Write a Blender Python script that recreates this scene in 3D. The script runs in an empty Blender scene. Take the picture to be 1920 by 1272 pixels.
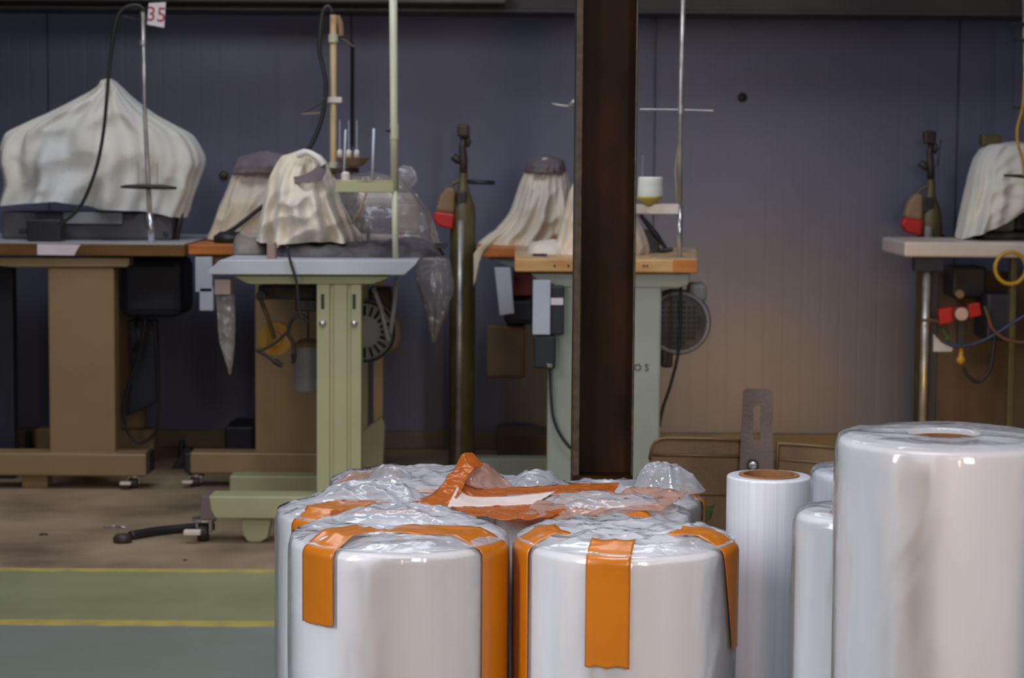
import bpy, bmesh, math, random
from mathutils import Vector, Matrix, noise
random.seed(7)
PI = math.pi
scn = bpy.context.scene
COL = scn.collection

# ------------------------------------------------------------------ camera, world, lights
F = 4000.0                       # focal length in pixels of the 1920 wide frame
CAM_H = 1.02
PITCH = math.atan((636 - 300) / F)
ROLL = math.radians(0.42)
cam_d = bpy.data.cameras.new('camera')
cam_d.sensor_width = 36.0
cam_d.lens = 36.0 * F / 1920.0
cam_d.clip_start = 0.05
cam = bpy.data.objects.new('camera', cam_d)
COL.objects.link(cam)
CM = Matrix.Rotation(PI / 2 - PITCH, 4, 'X') @ Matrix.Rotation(ROLL, 4, 'Z')
CM.translation = Vector((0, 0, CAM_H))
cam.matrix_world = CM
cam_d.dof.use_dof = True
cam_d.dof.focus_distance = 3.25
cam_d.dof.aperture_fstop = 9.5
scn.camera = cam
vs = scn.view_settings
vs.view_transform = 'Standard'
vs.look = 'None'
vs.gamma = 1.0
vs.use_curve_mapping = False
vs.exposure = 0.0

world = bpy.data.worlds.new('world')
scn.world = world
world.use_nodes = True
wn = world.node_tree
bg = wn.nodes['Background']
bg.inputs[0].default_value = (0.62, 0.6, 0.72, 1)
bg.inputs[1].default_value = 0.09


def area(name, loc, target, sx, sy, power, color, spread=None):
    d = bpy.data.lights.new(name, 'AREA')
    d.shape = 'RECTANGLE'
    d.size, d.size_y = sx, sy
    d.energy = power
    d.color = color
    if spread:
        d.spread = math.radians(spread)
    o = bpy.data.objects.new(name, d)
    COL.objects.link(o)
    o.location = loc
    v = Vector(target) - Vector(loc)
    o.rotation_euler = v.to_track_quat('-Z', 'Y').to_euler()
    return o


area('skylight_lamp', (-0.3, 4.7, 3.4), (0.0, 5.2, 0.4), 4.2, 0.8, 58, (0.86, 0.91, 1.0))
area('window_left_lamp', (-1.9, 1.3, 1.5), (0.0, 3.0, 0.3), 0.35, 1.3, 10.5, (0.86, 0.92, 1.0), 80)
area('right_fill', (1.15, 0.1, 1.7), (0.25, 3.0, 0.35), 0.3, 1.2, 5.4, (0.93, 0.94, 1.0), 70)  # unseen fill light, added to brighten the rolls from the right
area('roll_top_fill', (0.1, 2.5, 2.1), (0.15, 3.3, 0.45), 1.0, 0.14, 6, (0.9, 0.93, 1.0), 100)  # added narrow overhead fill: brighter roll tops and glints on the film
area('warm_band_fill', (0.35, -0.6, 1.5), (0.3, 3.0, 0.4), 0.2, 1.4, 2.6, (1.0, 0.68, 0.45), 60)  # warm strip added behind the camera to put vertical bands on the rolls
area('wall_glow_fill', (0.98, 5.3, 0.16), (0.9, 7.5, 0.14), 0.5, 0.2, 1.35, (1.0, 0.55, 0.06), 68)  # added light without a fixture, hidden by the big roll; warms the lower wall
area('cover_fill', (-1.3, 4.0, 2.1), (-0.3, 6.3, 1.05), 0.8, 0.5, 4.6, (0.95, 0.95, 1.0), 100)  # added soft fill that lifts the cloth covers on the back tables


# ------------------------------------------------------------------ pixel helpers (real depth Y given for each thing)
def ray(px, py):
    return CM.to_3x3() @ Vector(((px - 960) / F, -(py - 636) / F, -1.0))


def at(px, py, Y):
    r = ray(px, py)
    return Vector((0, 0, CAM_H)) + r * (Y / r.y)


def zt(py, z):
    """depth at which a pixel row meets the height z"""
    r = ray(960, py)
    return (z - CAM_H) / r.z * r.y


# ------------------------------------------------------------------ materials
def mat(name, col, rough=0.6, metal=0.0, var=0.12, scale=6.0, bump=0.0, bscale=40.0, col2=None, coat=0.0, spec=0.5, stretch=None, sheen=0.0):
    m = bpy.data.materials.new(name)
    m.use_nodes = True
    nt = m.node_tree
    b = nt.nodes['Principled BSDF']
    b.inputs['Roughness'].default_value = rough
    b.inputs['Metallic'].default_value = metal
    b.inputs['Coat Weight'].default_value = coat
    b.inputs['Coat Roughness'].default_value = 0.15
    b.inputs['Specular IOR Level'].default_value = spec
    if sheen:
        b.inputs['Sheen Weight'].default_value = sheen
    tc = nt.nodes.new('ShaderNodeTexCoord')
    mp = nt.nodes.new('ShaderNodeMapping')
    nt.links.new(tc.outputs['Object'], mp.inputs[0])
    if stretch:
        mp.inputs['Scale'].default_value = stretch
    n = nt.nodes.new('ShaderNodeTexNoise')
    n.inputs['Scale'].default_value = scale
    n.inputs['Detail'].default_value = 6
    nt.links.new(mp.outputs[0], n.inputs['Vector'])
    r = nt.nodes.new('ShaderNodeValToRGB')
    c2 = col2 if col2 else tuple(max(0, c * (1 - var * 2.2)) for c in col)
    c1 = col if col2 else tuple(min(1, c * (1 + var)) for c in col)
    r.color_ramp.elements[0].position = 0.32
    r.color_ramp.elements[1].position = 0.66
    r.color_ramp.elements[0].color = (*c2, 1)
    r.color_ramp.elements[1].color = (*c1, 1)
    nt.links.new(n.outputs[0], r.inputs[0])
    nt.links.new(r.outputs[0], b.inputs['Base Color'])
    if bump:
        n2 = nt.nodes.new('ShaderNodeTexNoise')
        n2.inputs['Scale'].default_value = bscale
        n2.inputs['Detail'].default_value = 4
        nt.links.new(mp.outputs[0], n2.inputs['Vector'])
        bp = nt.nodes.new('ShaderNodeBump')
        bp.inputs['Strength'].default_value = bump
        bp.inputs['Distance'].default_value = 0.01
        nt.links.new(n2.outputs[0], bp.inputs['Height'])
        nt.links.new(bp.outputs[0], b.inputs['Normal'])
    return m


def film_mat(name, tint, alpha, rough=0.12, bscale=25.0, bstr=0.6, tr_tint=(1, 1, 1), stretch=(1, 1, 1), fres=0.7, facets=0):
    """thin clear plastic: mostly see-through, a little milky, glossy, wrinkled"""
    m = bpy.data.materials.new(name)
    m.use_nodes = True
    nt = m.node_tree
    nt.nodes.clear()
    N, L = nt.nodes.new, nt.links.new
    out = N('ShaderNodeOutputMaterial')
    tr = N('ShaderNodeBsdfTransparent')
    tr.inputs[0].default_value = (*tr_tint, 1)
    gl = N('ShaderNodeBsdfGlossy')
    gl.inputs['Roughness'].default_value = rough
    df = N('ShaderNodeBsdfDiffuse')
    df.inputs[0].default_value = (*tint, 1)
    tl = N('ShaderNodeBsdfTranslucent')
    tl.inputs[0].default_value = (*tint, 1)
    ms = N('ShaderNodeMixShader')
    ms.inputs[0].default_value = 0.35
    L(df.outputs[0], ms.inputs[1])
    L(tl.outputs[0], ms.inputs[2])
    tc = N('ShaderNodeTexCoord')
    mp = N('ShaderNodeMapping')
    mp.inputs['Scale'].default_value = stretch
    L(tc.outputs['Object'], mp.inputs[0])
    nz = N('ShaderNodeTexNoise')
    nz.inputs['Scale'].default_value = bscale
    nz.inputs['Detail'].default_value = 2.5
    nz.inputs['Distortion'].default_value = 1.2
    L(mp.outputs[0], nz.inputs['Vector'])
    bp = N('ShaderNodeBump')
    bp.inputs['Strength'].default_value = bstr
    bp.inputs['Distance'].default_value = 0.012
    L(nz.outputs[0], bp.inputs['Height'])
    if facets:
        vo = N('ShaderNodeTexVoronoi')
        vo.inputs['Scale'].default_value = facets
        L(nz.outputs[1], vo.inputs['Vector'])
        va = N('ShaderNodeVectorMath')
        va.operation = 'MULTIPLY_ADD'
        L(nz.outputs[1], va.inputs[0])
        va.inputs[1].default_value = (0.05, 0.05, 0.05)
        L(mp.outputs[0], va.inputs[2])
        L(va.outputs[0], vo.inputs['Vector'])
        b2 = N('ShaderNodeBump')
        b2.inputs['Strength'].default_value = 0.42
        b2.inputs['Distance'].default_value = 0.01
        L(vo.outputs['Distance'], b2.inputs['Height'])
        L(bp.outputs[0], b2.inputs['Normal'])
        bp = b2
    for s in (gl, df):
        L(bp.outputs[0], s.inputs['Normal'])
    m1 = N('ShaderNodeMixShader')
    lw = N('ShaderNodeLayerWeight')
    lw.inputs[0].default_value = 0.35
    lp = N('ShaderNodeMath')
    lp.operation = 'POWER'
    lp.inputs[1].default_value = 1.6
    L(lw.outputs['Facing'], lp.inputs[0])
    la = N('ShaderNodeMath')
    la.operation = 'MULTIPLY_ADD'
    la.inputs[1].default_value = 0.45
    la.inputs[2].default_value = alpha * 0.7
    L(lp.outputs[0], la.inputs[0])
    a = N('ShaderNodeMath')
    a.operation = 'MULTIPLY_ADD'
    a.use_clamp = True
    L(nz.outputs[0], a.inputs[0])
    a.inputs[1].default_value = alpha * 0.6
    L(la.outputs[0], a.inputs[2])
    L(a.outputs[0], m1.inputs[0])
    L(tr.outputs[0], m1.inputs[1])
    L(ms.outputs[0], m1.inputs[2])
    fr = N('ShaderNodeFresnel')
    fr.inputs[0].default_value = 1.5
    L(bp.outputs[0], fr.inputs['Normal'])
    fm = N('ShaderNodeMath')
    fm.operation = 'MULTIPLY'
    fm.inputs[1].default_value = fres
    fm.use_clamp = True
    L(fr.outputs[0], fm.inputs[0])
    m2 = N('ShaderNodeMixShader')
    L(fm.outputs[0], m2.inputs[0])
    L(m1.outputs[0], m2.inputs[1])
    L(gl.outputs[0], m2.inputs[2])
    L(m2.outputs[0], out.inputs[0])
    return m


M = {}
M['roll'] = mat('wound_plastic_film', (0.8, 0.77, 0.775), 0.34, var=0.03, scale=3, bump=0,  bscale=6, stretch=(6, 6, 0.5), coat=0.45)
M['roll_bright'] = mat('wound_white_film', (0.66, 0.66, 0.72), 0.3, var=0.04, scale=30, bump=0.08, bscale=50, stretch=(6, 6, 0.05), coat=0.3)
M['cardboard'] = mat('cardboard_core', (0.24, 0.1, 0.035), 0.8, var=0.15, scale=20, bump=0.2)
M['film'] = film_mat('clear_wrap_film', (0.92, 0.92, 0.95), 0.13, 0.1, 6, 0.75, stretch=(1, 1, 0.45), fres=1.1)
M['film_top'] = film_mat('crumpled_wrap_film', (0.93, 0.94, 1.0), 0.3, 0.07, 14, 0.35, fres=1.3, facets=20)
M['bag'] = film_mat('clear_bag_plastic', (0.62, 0.58, 0.57), 0.32, 0.13, 14, 0.9, fres=1.2)
M['tape'] = mat('orange_packing_tape', (0.5, 0.145, 0.004), 0.32, var=0.05, scale=8, bump=0.08, bscale=60, coat=0.3)
M['tape_brown'] = film_mat('brown_packing_tape', (0.62, 0.17, 0.03), 0.62, 0.14, 22, 0.6, tr_tint=(0.95, 0.55, 0.3))
M['tape_haze'] = film_mat('pinkish_tape_film', (0.72, 0.45, 0.36), 0.4, 0.14, 22, 0.6, tr_tint=(0.98, 0.85, 0.78))
M['label'] = mat('white_paper', (0.62, 0.5, 0.45), 0.55, var=0.03)
M['column'] = mat('rusted_brown_steel', (0.03, 0.011, 0.003), 0.5, 0.0, scale=9, bump=0.05, bscale=160, col2=(0.008, 0.004, 0.0015), stretch=(1, 1, 0.5), spec=0.08)
M['column_edge'] = mat('worn_steel_edge', (0.045, 0.026, 0.009), 0.45, 0.1, var=0.3, scale=60)
M['guard'] = mat('brown_painted_metal', (0.19, 0.11, 0.05), 0.5, 0.1, var=0.14, scale=9, bump=0.1, bscale=160)
M['bracket'] = mat('purple_brown_metal', (0.15, 0.105, 0.09), 0.45, 0.2, var=0.12, scale=12, bump=0.1, bscale=160)
M['chipped'] = mat('green_primer', (0.05, 0.075, 0.012), 0.7, var=0.4, scale=60)
M['wood'] = mat('light_plywood', (0.68, 0.4, 0.16), 0.5, scale=9, col2=(0.5, 0.24, 0.07), stretch=(1, 1, 5), bump=0.1)
M['wood_top'] = mat('worn_plywood_face', (0.6, 0.42, 0.24), 0.5, scale=9, col2=(0.4, 0.27, 0.14), stretch=(4, 1, 1))
M['wood_orange'] = mat('orange_edge_wood', (0.6, 0.2, 0.03), 0.45, scale=8, col2=(0.4, 0.11, 0.015), stretch=(1, 1, 4))
M['wood_brown'] = mat('brown_edge_wood', (0.17, 0.075, 0.015), 0.45, scale=6, col2=(0.1, 0.04, 0.008), stretch=(1, 1, 4))
M['laminate'] = mat('grey_laminate', (0.5, 0.52, 0.56), 0.35, var=0.06)
M['laminate_white'] = mat('white_laminate', (0.72, 0.62, 0.55), 0.4, var=0.05)
M['cream'] = mat('cream_green_enamel', (0.42, 0.41, 0.23), 0.4, var=0.05, scale=4)
M['beige'] = mat('beige_enamel', (0.3, 0.2, 0.095), 0.42, var=0.06, scale=4)
M['greygreen'] = mat('grey_green_enamel', (0.35, 0.37, 0.3), 0.42, var=0.06, scale=4)
M['grey'] = mat('grey_enamel', (0.3, 0.31, 0.33), 0.42, var=0.08)
M['oldgrey'] = mat('dark_grey_enamel', (0.085, 0.08, 0.088), 0.4, var=0.1)
M['bluegrey'] = mat('pale_blue_grey_enamel', (0.5, 0.52, 0.6), 0.4, var=0.05)
M['black'] = mat('black_rubber_plastic', (0.02, 0.02, 0.022), 0.45, var=0.2)
M['navy'] = mat('dark_navy_enamel', (0.018, 0.02, 0.035), 0.5, var=0.2)
M['dark'] = mat('dark_greasy_iron', (0.05, 0.038, 0.03), 0.5, 0.2, var=0.3, scale=20)
M['chrome'] = mat('dull_chrome', (0.6, 0.6, 0.62), 0.25, 0.9, var=0.1)
M['steel'] = mat('galvanised_tube', (0.5, 0.47, 0.43), 0.35, 0.6, var=0.2, scale=14)
M['creampole'] = mat('cream_painted_tube', (0.55, 0.55, 0.4), 0.4, var=0.08)
M['tanpole'] = mat('tan_painted_tube', (0.55, 0.38, 0.2), 0.4, var=0.12)
M['cloth'] = mat('white_cotton_cover', (0.78, 0.74, 0.64), 0.9, scale=4, bump=0.35, bscale=30, col2=(0.62, 0.62, 0.6), sheen=0.2)
M['cloth_b'] = mat('off_white_cotton_cover', (0.74, 0.64, 0.47), 0.9, scale=4, bump=0.35, bscale=30, col2=(0.6, 0.55, 0.48), sheen=0.2)
M['band'] = mat('mauve_cloth_band', (0.2, 0.16, 0.18), 0.9, var=0.2)
M['rag'] = mat('dark_grey_rag', (0.1, 0.09, 0.1), 0.9, var=0.35, scale=14, bump=0.5)
M['red'] = mat('red_plastic', (0.5, 0.012, 0.01), 0.4, var=0.15)
M['tan'] = mat('tan_leather', (0.28, 0.17, 0.09), 0.7, var=0.15)
M['olive'] = mat('olive_enamel', (0.12, 0.095, 0.035), 0.45, 0.1, var=0.15)
M['yellow'] = mat('ochre_plastic', (0.5, 0.25, 0.02), 0.5, var=0.1)
M['hose'] = mat('yellow_air_hose', (0.6, 0.33, 0.03), 0.4, var=0.1)
M['white'] = mat('white_thread', (0.85, 0.85, 0.78), 0.7, var=0.04, bump=0.3, bscale=120, stretch=(1, 1, 12))
M['blue'] = mat('blue_air_hose', (0.03, 0.05, 0.12), 0.4)
M['box_brown'] = mat('brown_board', (0.13, 0.085, 0.05), 0.8, var=0.15)
M['signwhite'] = mat('white_card', (0.75, 0.65, 0.68), 0.6, var=0.03)
M['beam'] = mat('dark_brown_beam_paint', (0.035, 0.026, 0.022), 0.5, var=0.25, scale=3)


# ------------------------------------------------------------------ mesh helpers
class MB:
    def __init__(s):
        s.bm = bmesh.new()

    def box(s, x0, x1, y0, y1, z0, z1):
        v = [s.bm.verts.new((x, y, z)) for z in (z0, z1) for y in (y0, y1) for x in (x0, x1)]
        for f in ((0, 2, 3, 1), (4, 5, 7, 6), (0, 1, 5, 4), (2, 6, 7, 3), (0, 4, 6, 2), (1, 3, 7, 5)):
            s.bm.faces.new([v[i] for i in f])
        return s

    def prism(s, pts, y0, y1):
        """outline in x,z extruded along y"""
        a = [s.bm.verts.new((p[0], y0, p[1])) for p in pts]
        b = [s.bm.verts.new((p[0], y1, p[1])) for p in pts]
        n = len(pts)
        s.bm.faces.new(a)
        s.bm.faces.new(b[::-1])
        for i in range(n):
            s.bm.faces.new((a[i], b[i], b[(i + 1) % n], a[(i + 1) % n]))
        return s

    def tube(s, pts, r, n=10, caps=True):
        pts = [Vector(p) for p in pts]
        rs = r if isinstance(r, (list, tuple)) else [r] * len(pts)
        rings = []
        up = None
        for i, p in enumerate(pts):
            t = (pts[min(i + 1, len(pts) - 1)] - pts[max(i - 1, 0)]).normalized()
            if up is None:
                up = Vector((0, 0, 1)) if abs(t.z) < 0.9 else Vector((1, 0, 0))
            a = t.cross(up)
            if a.length < 1e-4:
                a = t.cross(Vector((0, 1, 0)))
            a.normalize()
            b = t.cross(a).normalized()
            up = -b
            rings.append([s.bm.verts.new(p + (a * math.cos(k * 2 * PI / n) + b * math.sin(k * 2 * PI / n)) * rs[i]) for k in range(n)])
        for i in range(len(rings) - 1):
            for k in range(n):
                s.bm.faces.new((rings[i][k], rings[i][(k + 1) % n], rings[i + 1][(k + 1) % n], rings[i + 1][k]))
        if caps:
            s.bm.faces.new(rings[0][::-1])
            s.bm.faces.new(rings[-1])
        return s

    def lathe(s, c, prof, n=32, axis='Z', caps=True):
        """prof: (radius, height) pairs, bottom to top, about a vertical (or Y) axis through c"""
        rings = []
        for (r, h) in prof:
            ring = []
            for k in range(n):
                a = k * 2 * PI / n
                if axis == 'Z':
                    p = (c[0] + r * math.cos(a), c[1] + r * math.sin(a), c[2] + h)
                else:
                    p = (c[0] + r * math.cos(a), c[1] - h, c[2] + r * math.sin(a))
                ring.append(s.bm.verts.new(p))
            rings.append(ring)
        for i in range(len(rings) - 1):
            for k in range(n):
                s.bm.faces.new((rings[i][k], rings[i][(k + 1) % n], rings[i + 1][(k + 1) % n], rings[i + 1][k]))
        if caps and prof[0][0] > 1e-5:
            s.bm.faces.new(rings[0][::-1])
        if caps and prof[-1][0] > 1e-5:
            s.bm.faces.new(rings[-1])
        return s

    def grid(s, fn, nu, nv, closeu=False):
        g = [[s.bm.verts.new(fn(i / (nu if closeu else nu - 1), j / (nv - 1))) for i in range(nu)] for j in range(nv)]
        for j in range(nv - 1):
            for i in range(nu if closeu else nu - 1):
                k = (i + 1) % nu
                s.bm.faces.new((g[j][i], g[j][k], g[j + 1][k], g[j + 1][i]))
        return g

    def build(s, name, m, parent=None, smooth=False, bevel=0.0, solid=0.0, weld=True):
        if weld:
            bmesh.ops.remove_doubles(s.bm, verts=s.bm.verts, dist=1e-6)
        bmesh.ops.recalc_face_normals(s.bm, faces=s.bm.faces)
        me = bpy.data.meshes.new(name)
        s.bm.to_mesh(me)
        s.bm.free()
        me.materials.append(m)
        if smooth:
            for p in me.polygons:
                p.use_smooth = True
        o = bpy.data.objects.new(name, me)
        COL.objects.link(o)
        if parent is not None:
            o.parent = parent
            o.matrix_parent_inverse = Matrix.Translation(-Vector(world_loc(parent)))
        if solid:
            md = o.modifiers.new('thickness', 'SOLIDIFY')
            md.thickness = solid
            md.offset = 0
        if bevel:
            md = o.modifiers.new('bevel', 'BEVEL')
            md.width = bevel
            md.segments = 2
            md.limit_method = 'ANGLE'
            md.angle_limit = math.radians(40)
        return o


def world_loc(o):
    v = Vector(o.location)
    while o.parent is not None:
        v = v + Vector(o.matrix_parent_inverse.translation)
        o = o.parent
        v = v + Vector(o.location)
    return v


def smooth_by_angle(o, deg=35):
    me = o.data
    for p in me.polygons:
        p.use_smooth = True
    try:
        me.set_sharp_from_angle(angle=math.radians(deg))
    except Exception:
        pass
    return o


def tag(o, label, cat, group=None, kind=None):
    o['label'] = label
    o['category'] = cat
    if group:
        o['group'] = group
    if kind:
        o['kind'] = kind
    return o


def thing(name, loc, label, cat, group=None):
    o = bpy.data.objects.new(name, None)
    o.location = loc
    o.empty_display_size = 0.05
    COL.objects.link(o)
    return tag(o, label, cat, group)


def struct(o):
    o['kind'] = 'structure'
    return o


def pb(mb, px0, px1, py0, py1, Y0, Y1):
    """box whose front face, at depth Y0, spans that part of the picture; it runs back to depth Y1"""
    a = at(px0, (py0 + py1) / 2, Y0)
    b = at(px1, (py0 + py1) / 2, Y0)
    t = at((px0 + px1) / 2, py0, Y0)
    u = at((px0 + px1) / 2, py1, Y0)
    return mb.box(a.x, b.x, Y0, Y1, u.z, t.z)


def P(pts, Y):
    return [at(p[0], p[1], p[2] if len(p) > 2 else Y) for p in pts]


def curve(pts, n=8):
    """Catmull-Rom through the points"""
    pts = [Vector(p) for p in pts]
    out = []
    for i in range(len(pts) - 1):
        p0, p1, p2, p3 = pts[max(i - 1, 0)], pts[i], pts[i + 1], pts[min(i + 2, len(pts) - 1)]
        for k in range(n):
            t = k / n
            out.append(0.5 * ((2 * p1) + (p2 - p0) * t + (2 * p0 - 5 * p1 + 4 * p2 - p3) * t * t + (3 * p1 - p0 - 3 * p2 + p3) * t ** 3))
    out.append(pts[-1])
    return out


def cable(name, pts, Y, r, m, label=None, cat='cable', parent=None, group=None):
    o = MB().tube(curve(P(pts, Y)), r, 8).build(name, m, parent, smooth=True)
    if label:
        tag(o, label, cat, group)
    return o


def interp(tab, x):
    if x <= tab[0][0]:
        return tab[0][1]
    for (a, va), (b, vb) in zip(tab, tab[1:]):
        if x <= b:
            t = (x - a) / (b - a)
            return va + (vb - va) * t
    return tab[-1][1]


def sm_interp(tab, x):
    """smooth interpolation of (key, value...) rows"""
    ks = [r[0] for r in tab]
    if x <= ks[0]:
        return tab[0][1:]
    if x >= ks[-1]:
        return tab[-1][1:]
    for i in range(len(ks) - 1):
        if x <= ks[i + 1]:
            t = (x - ks[i]) / (ks[i + 1] - ks[i])
            p0, p1, p2, p3 = tab[max(i - 1, 0)], tab[i], tab[i + 1], tab[min(i + 2, len(tab) - 1)]
            return tuple(0.5 * (2 * p1[j] + (p2[j] - p0[j]) * t + (2 * p0[j] - 5 * p1[j] + 4 * p2[j] - p3[j]) * t * t + (3 * p1[j] - p0[j] - 3 * p2[j] + p3[j]) * t ** 3) for j in range(1, len(p1)))


def ridge(v, f, seed=0.0):
    return 1 - abs(noise.noise(Vector(v) * f + Vector((seed, seed * 1.7, seed * 0.3)))) * 2


# ------------------------------------------------------------------ the room
WALL_Y = 7.5


def build_floor():
    m = bpy.data.materials.new('painted_concrete_floor')
    m.use_nodes = True
    nt = m.node_tree
    N, L = nt.nodes.new, nt.links.new
    b = nt.nodes['Principled BSDF']
    geo = N('ShaderNodeNewGeometry')
    sep = N('ShaderNodeSeparateXYZ')
    L(geo.outputs['Position'], sep.inputs[0])
    nz = N('ShaderNodeTexNoise')
    nz.inputs['Scale'].default_value = 14
    nz.inputs['Detail'].default_value = 6
    L(geo.outputs['Position'], nz.inputs['Vector'])
    nb = N('ShaderNodeTexNoise')
    nb.inputs['Scale'].default_value = 3.0
    nb.inputs['Detail'].default_value = 5
    L(geo.outputs['Position'], nb.inputs['Vector'])

    def ramp(src, stops):
        r = N('ShaderNodeValToRGB')
        els = r.color_ramp.elements
        while len(els) < len(stops):
            els.new(0.5)
        for e, (p, c) in zip(els, stops):
            e.position = p
            e.color = (*c, 1)
        L(src, r.inputs[0])
        return r.outputs[0]
    conc = ramp(nb.outputs[0], [(0.3, (0.17, 0.115, 0.085)), (0.5, (0.33, 0.24, 0.15)), (0.7, (0.44, 0.33, 0.2))])
    green = ramp(nb.outputs[0], [(0.3, (0.25, 0.25, 0.12)), (0.55, (0.29, 0.3, 0.15)), (0.75, (0.33, 0.33, 0.19))])
    blue = ramp(nb.outputs[0], [(0.3, (0.2, 0.235, 0.19)), (0.7, (0.24, 0.27, 0.235))])
    yel = ramp(nz.outputs[0], [(0.3, (0.4, 0.32, 0.12)), (0.6, (0.6, 0.46, 0.1))])

    def step(val, edge, w=0.006):
        # wobbling painted border: 1 beyond the edge
        j = N('ShaderNodeMath'); j.operation = 'MULTIPLY_ADD'
        L(nz.outputs[0], j.inputs[0]); j.inputs[1].default_value = 0.02
        L(val, j.inputs[2])
        s = N('ShaderNodeMapRange')
        s.inputs['From Min'].default_value = edge + 0.01 - w
        s.inputs['From Max'].default_value = edge + 0.01 + w
        L(j.outputs[0], s.inputs['Value'])
        return s.outputs[0]

    def mix(f, a, c):
        x = N('ShaderNodeMix'); x.data_type = 'RGBA'
        L(f, x.inputs[0]); L(a, x.inputs[6]); L(c, x.inputs[7])
        return x.outputs[2]
    y = sep.outputs['Y']
    Y1, Y2 = FLOOR_LINES
    c = mix(step(y, Y2 - 0.03), blue, yel)
    c = mix(step(y, Y2 + 0.03), c, green)
    c = mix(step(y, Y1 - 0.022), c, yel)
    c = mix(step(y, Y1 + 0.022), c, conc)
    L(c, b.inputs['Base Color'])
    b.inputs['Roughness'].default_value = 0.5
    bp = N('ShaderNodeBump')
    bp.inputs['Strength'].default_value = 0.25
    bp.inputs['Distance'].default_value = 0.01
    L(nz.outputs[0], bp.inputs['Height'])
    L(bp.outputs[0], b.inputs['Normal'])
    mb = MB().box(-5, 5, -1.5, WALL_Y + 0.1, -0.06, 0)
    struct(mb.build('floor', m))


FLOOR_LINES = (zt(1075, 0), zt(1174, 0))
build_floor()

# ribbed metal panel wall
wm = mat('blue_grey_panel_paint', (0.125, 0.135, 0.21), 0.42, 0.15, var=0.06, scale=2, bump=0.05, bscale=60, spec=0.6)
joints = [at(x, 300, WALL_Y).x for x in (92, 659, 1226, 1793)]
step_w = joints[1] - joints[0]
prof = []
j0 = joints[0] - step_w * 5
for k in range(12):
    jx = j0 + k * step_w
    prof += [(jx - 0.004, 0), (jx - 0.003, 0.014), (jx + 0.003, 0.014), (jx + 0.004, 0)]
    for q in range(1, 16):
        gx = jx + q * step_w / 16
        prof += [(gx - 0.004, 0), (gx, 0.00025), (gx + 0.004, 0)]
mb = MB()
lo = [mb.bm.verts.new((x, WALL_Y + d, 0)) for x, d in prof]
hi = [mb.bm.verts.new((x, WALL_Y + d, 3.6)) for x, d in prof]
for i in range(len(prof) - 1):
    mb.bm.faces.new((lo[i], lo[i + 1], hi[i + 1], hi[i]))
mb.box(prof[0][0], prof[-1][0], WALL_Y + 0.03, WALL_Y + 0.1, 0, 3.6)
struct(mb.build('wall_back', wm))
# skirting channel
a0, a1 = at(300, 806, WALL_Y - 0.03), at(300, 845, WALL_Y - 0.03)
struct(MB().box(-5, 5, WALL_Y - 0.03, WALL_Y - 0.001, 0, a0.z).build('baseboard_back', mat('brown_skirting_paint', (0.16, 0.12, 0.07), 0.5), bevel=0.004))
# beam running over the machines
bz = at(960, 24, 7.1).z
mb = MB()
mb.box(-5, 5, 7.1, 7.3, bz + 0.012, bz + 0.2)
mb.box(-5, 5, 7.085, 7.32, bz, bz + 0.012)
struct(mb.build('trim_1', M['beam'], bevel=0.002))
p0, p1 = at(-200, 8, 7.02), at(950, 6, 7.02)
struct(MB().box(p0.x, p1.x, 7.0, 7.08, p1.z - 0.002, p1.z + 0.06).build('trim_2', mat('grey_conduit_paint', (0.14, 0.13, 0.11), 0.5), bevel=0.01))
# small plastic anchor and stains on the wall
o = MB().lathe((*at(420, 328, WALL_Y).xy, at(420, 328, WALL_Y).z), [(0.016, 0), (0.016, 0.012), (0.008, 0.02), (0, 0.021)], 12, 'Y').build('wall_plug', M['olive'], smooth=True)
tag(o, 'small olive wall plug between the two left fabric covers', 'plug')
o = MB().lathe((*at(1392, 183, WALL_Y).xy, at(1392, 183, WALL_Y).z), [(0.017, 0), (0.014, 0.006), (0, 0.009)], 12, 'Y').build('wall_plug', M['navy'], smooth=True)
tag(o, 'tiny dark wall plug high on the bare wall right of the column', 'plug')

# ------------------------------------------------------------------ steel column
CY = 3.93
cl = at(1074, 800, CY).x
cr = at(1188, 800, CY).x
zs = at(1130, 893, CY).z
root = thing('steel_column', ((cl + cr) / 2, CY + 0.06, 0), 'dark rusty brown steel column standing behind the taped rolls', 'column')
ft = 0.0125
lx = 0.0
MB().box(cl, cl + ft, CY, CY + 0.12, 0, 3.6).build('flange', M['column_edge'], root, bevel=0.001)
MB().box(cr - 0.004, cr, CY, CY + 0.12, 0, 3.6).build('flange', M['column_edge'], root, bevel=0.001)
MB().box(cl + ft, cr - 0.004, CY + 0.045, CY + 0.052, 0, 3.6).build('web', M['column'], root)
mb = MB()
pts = [(cl - 0.001, CY + 0.044)] + [(cl + (cr - cl) * t, CY - 0.012 * math.sin(PI * t) - 0.001) for t in [i / 16 for i in range(17)]] + [(cr + 0.001, CY + 0.044)]
v0 = [mb.bm.verts.new((x, y, zs - 0.012)) for x, y in pts]
v1 = [mb.bm.verts.new((x, y, zs + 0.001)) for x, y in pts]
mb.bm.faces.new(v0); mb.bm.faces.new(v1[::-1])
for i in range(len(pts)):
    mb.bm.faces.new((v0[i], v0[(i + 1) % len(pts)], v1[(i + 1) % len(pts)], v1[i]))
mb.build('stiffener_plate', M['column'], root, bevel=0.001)


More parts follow.
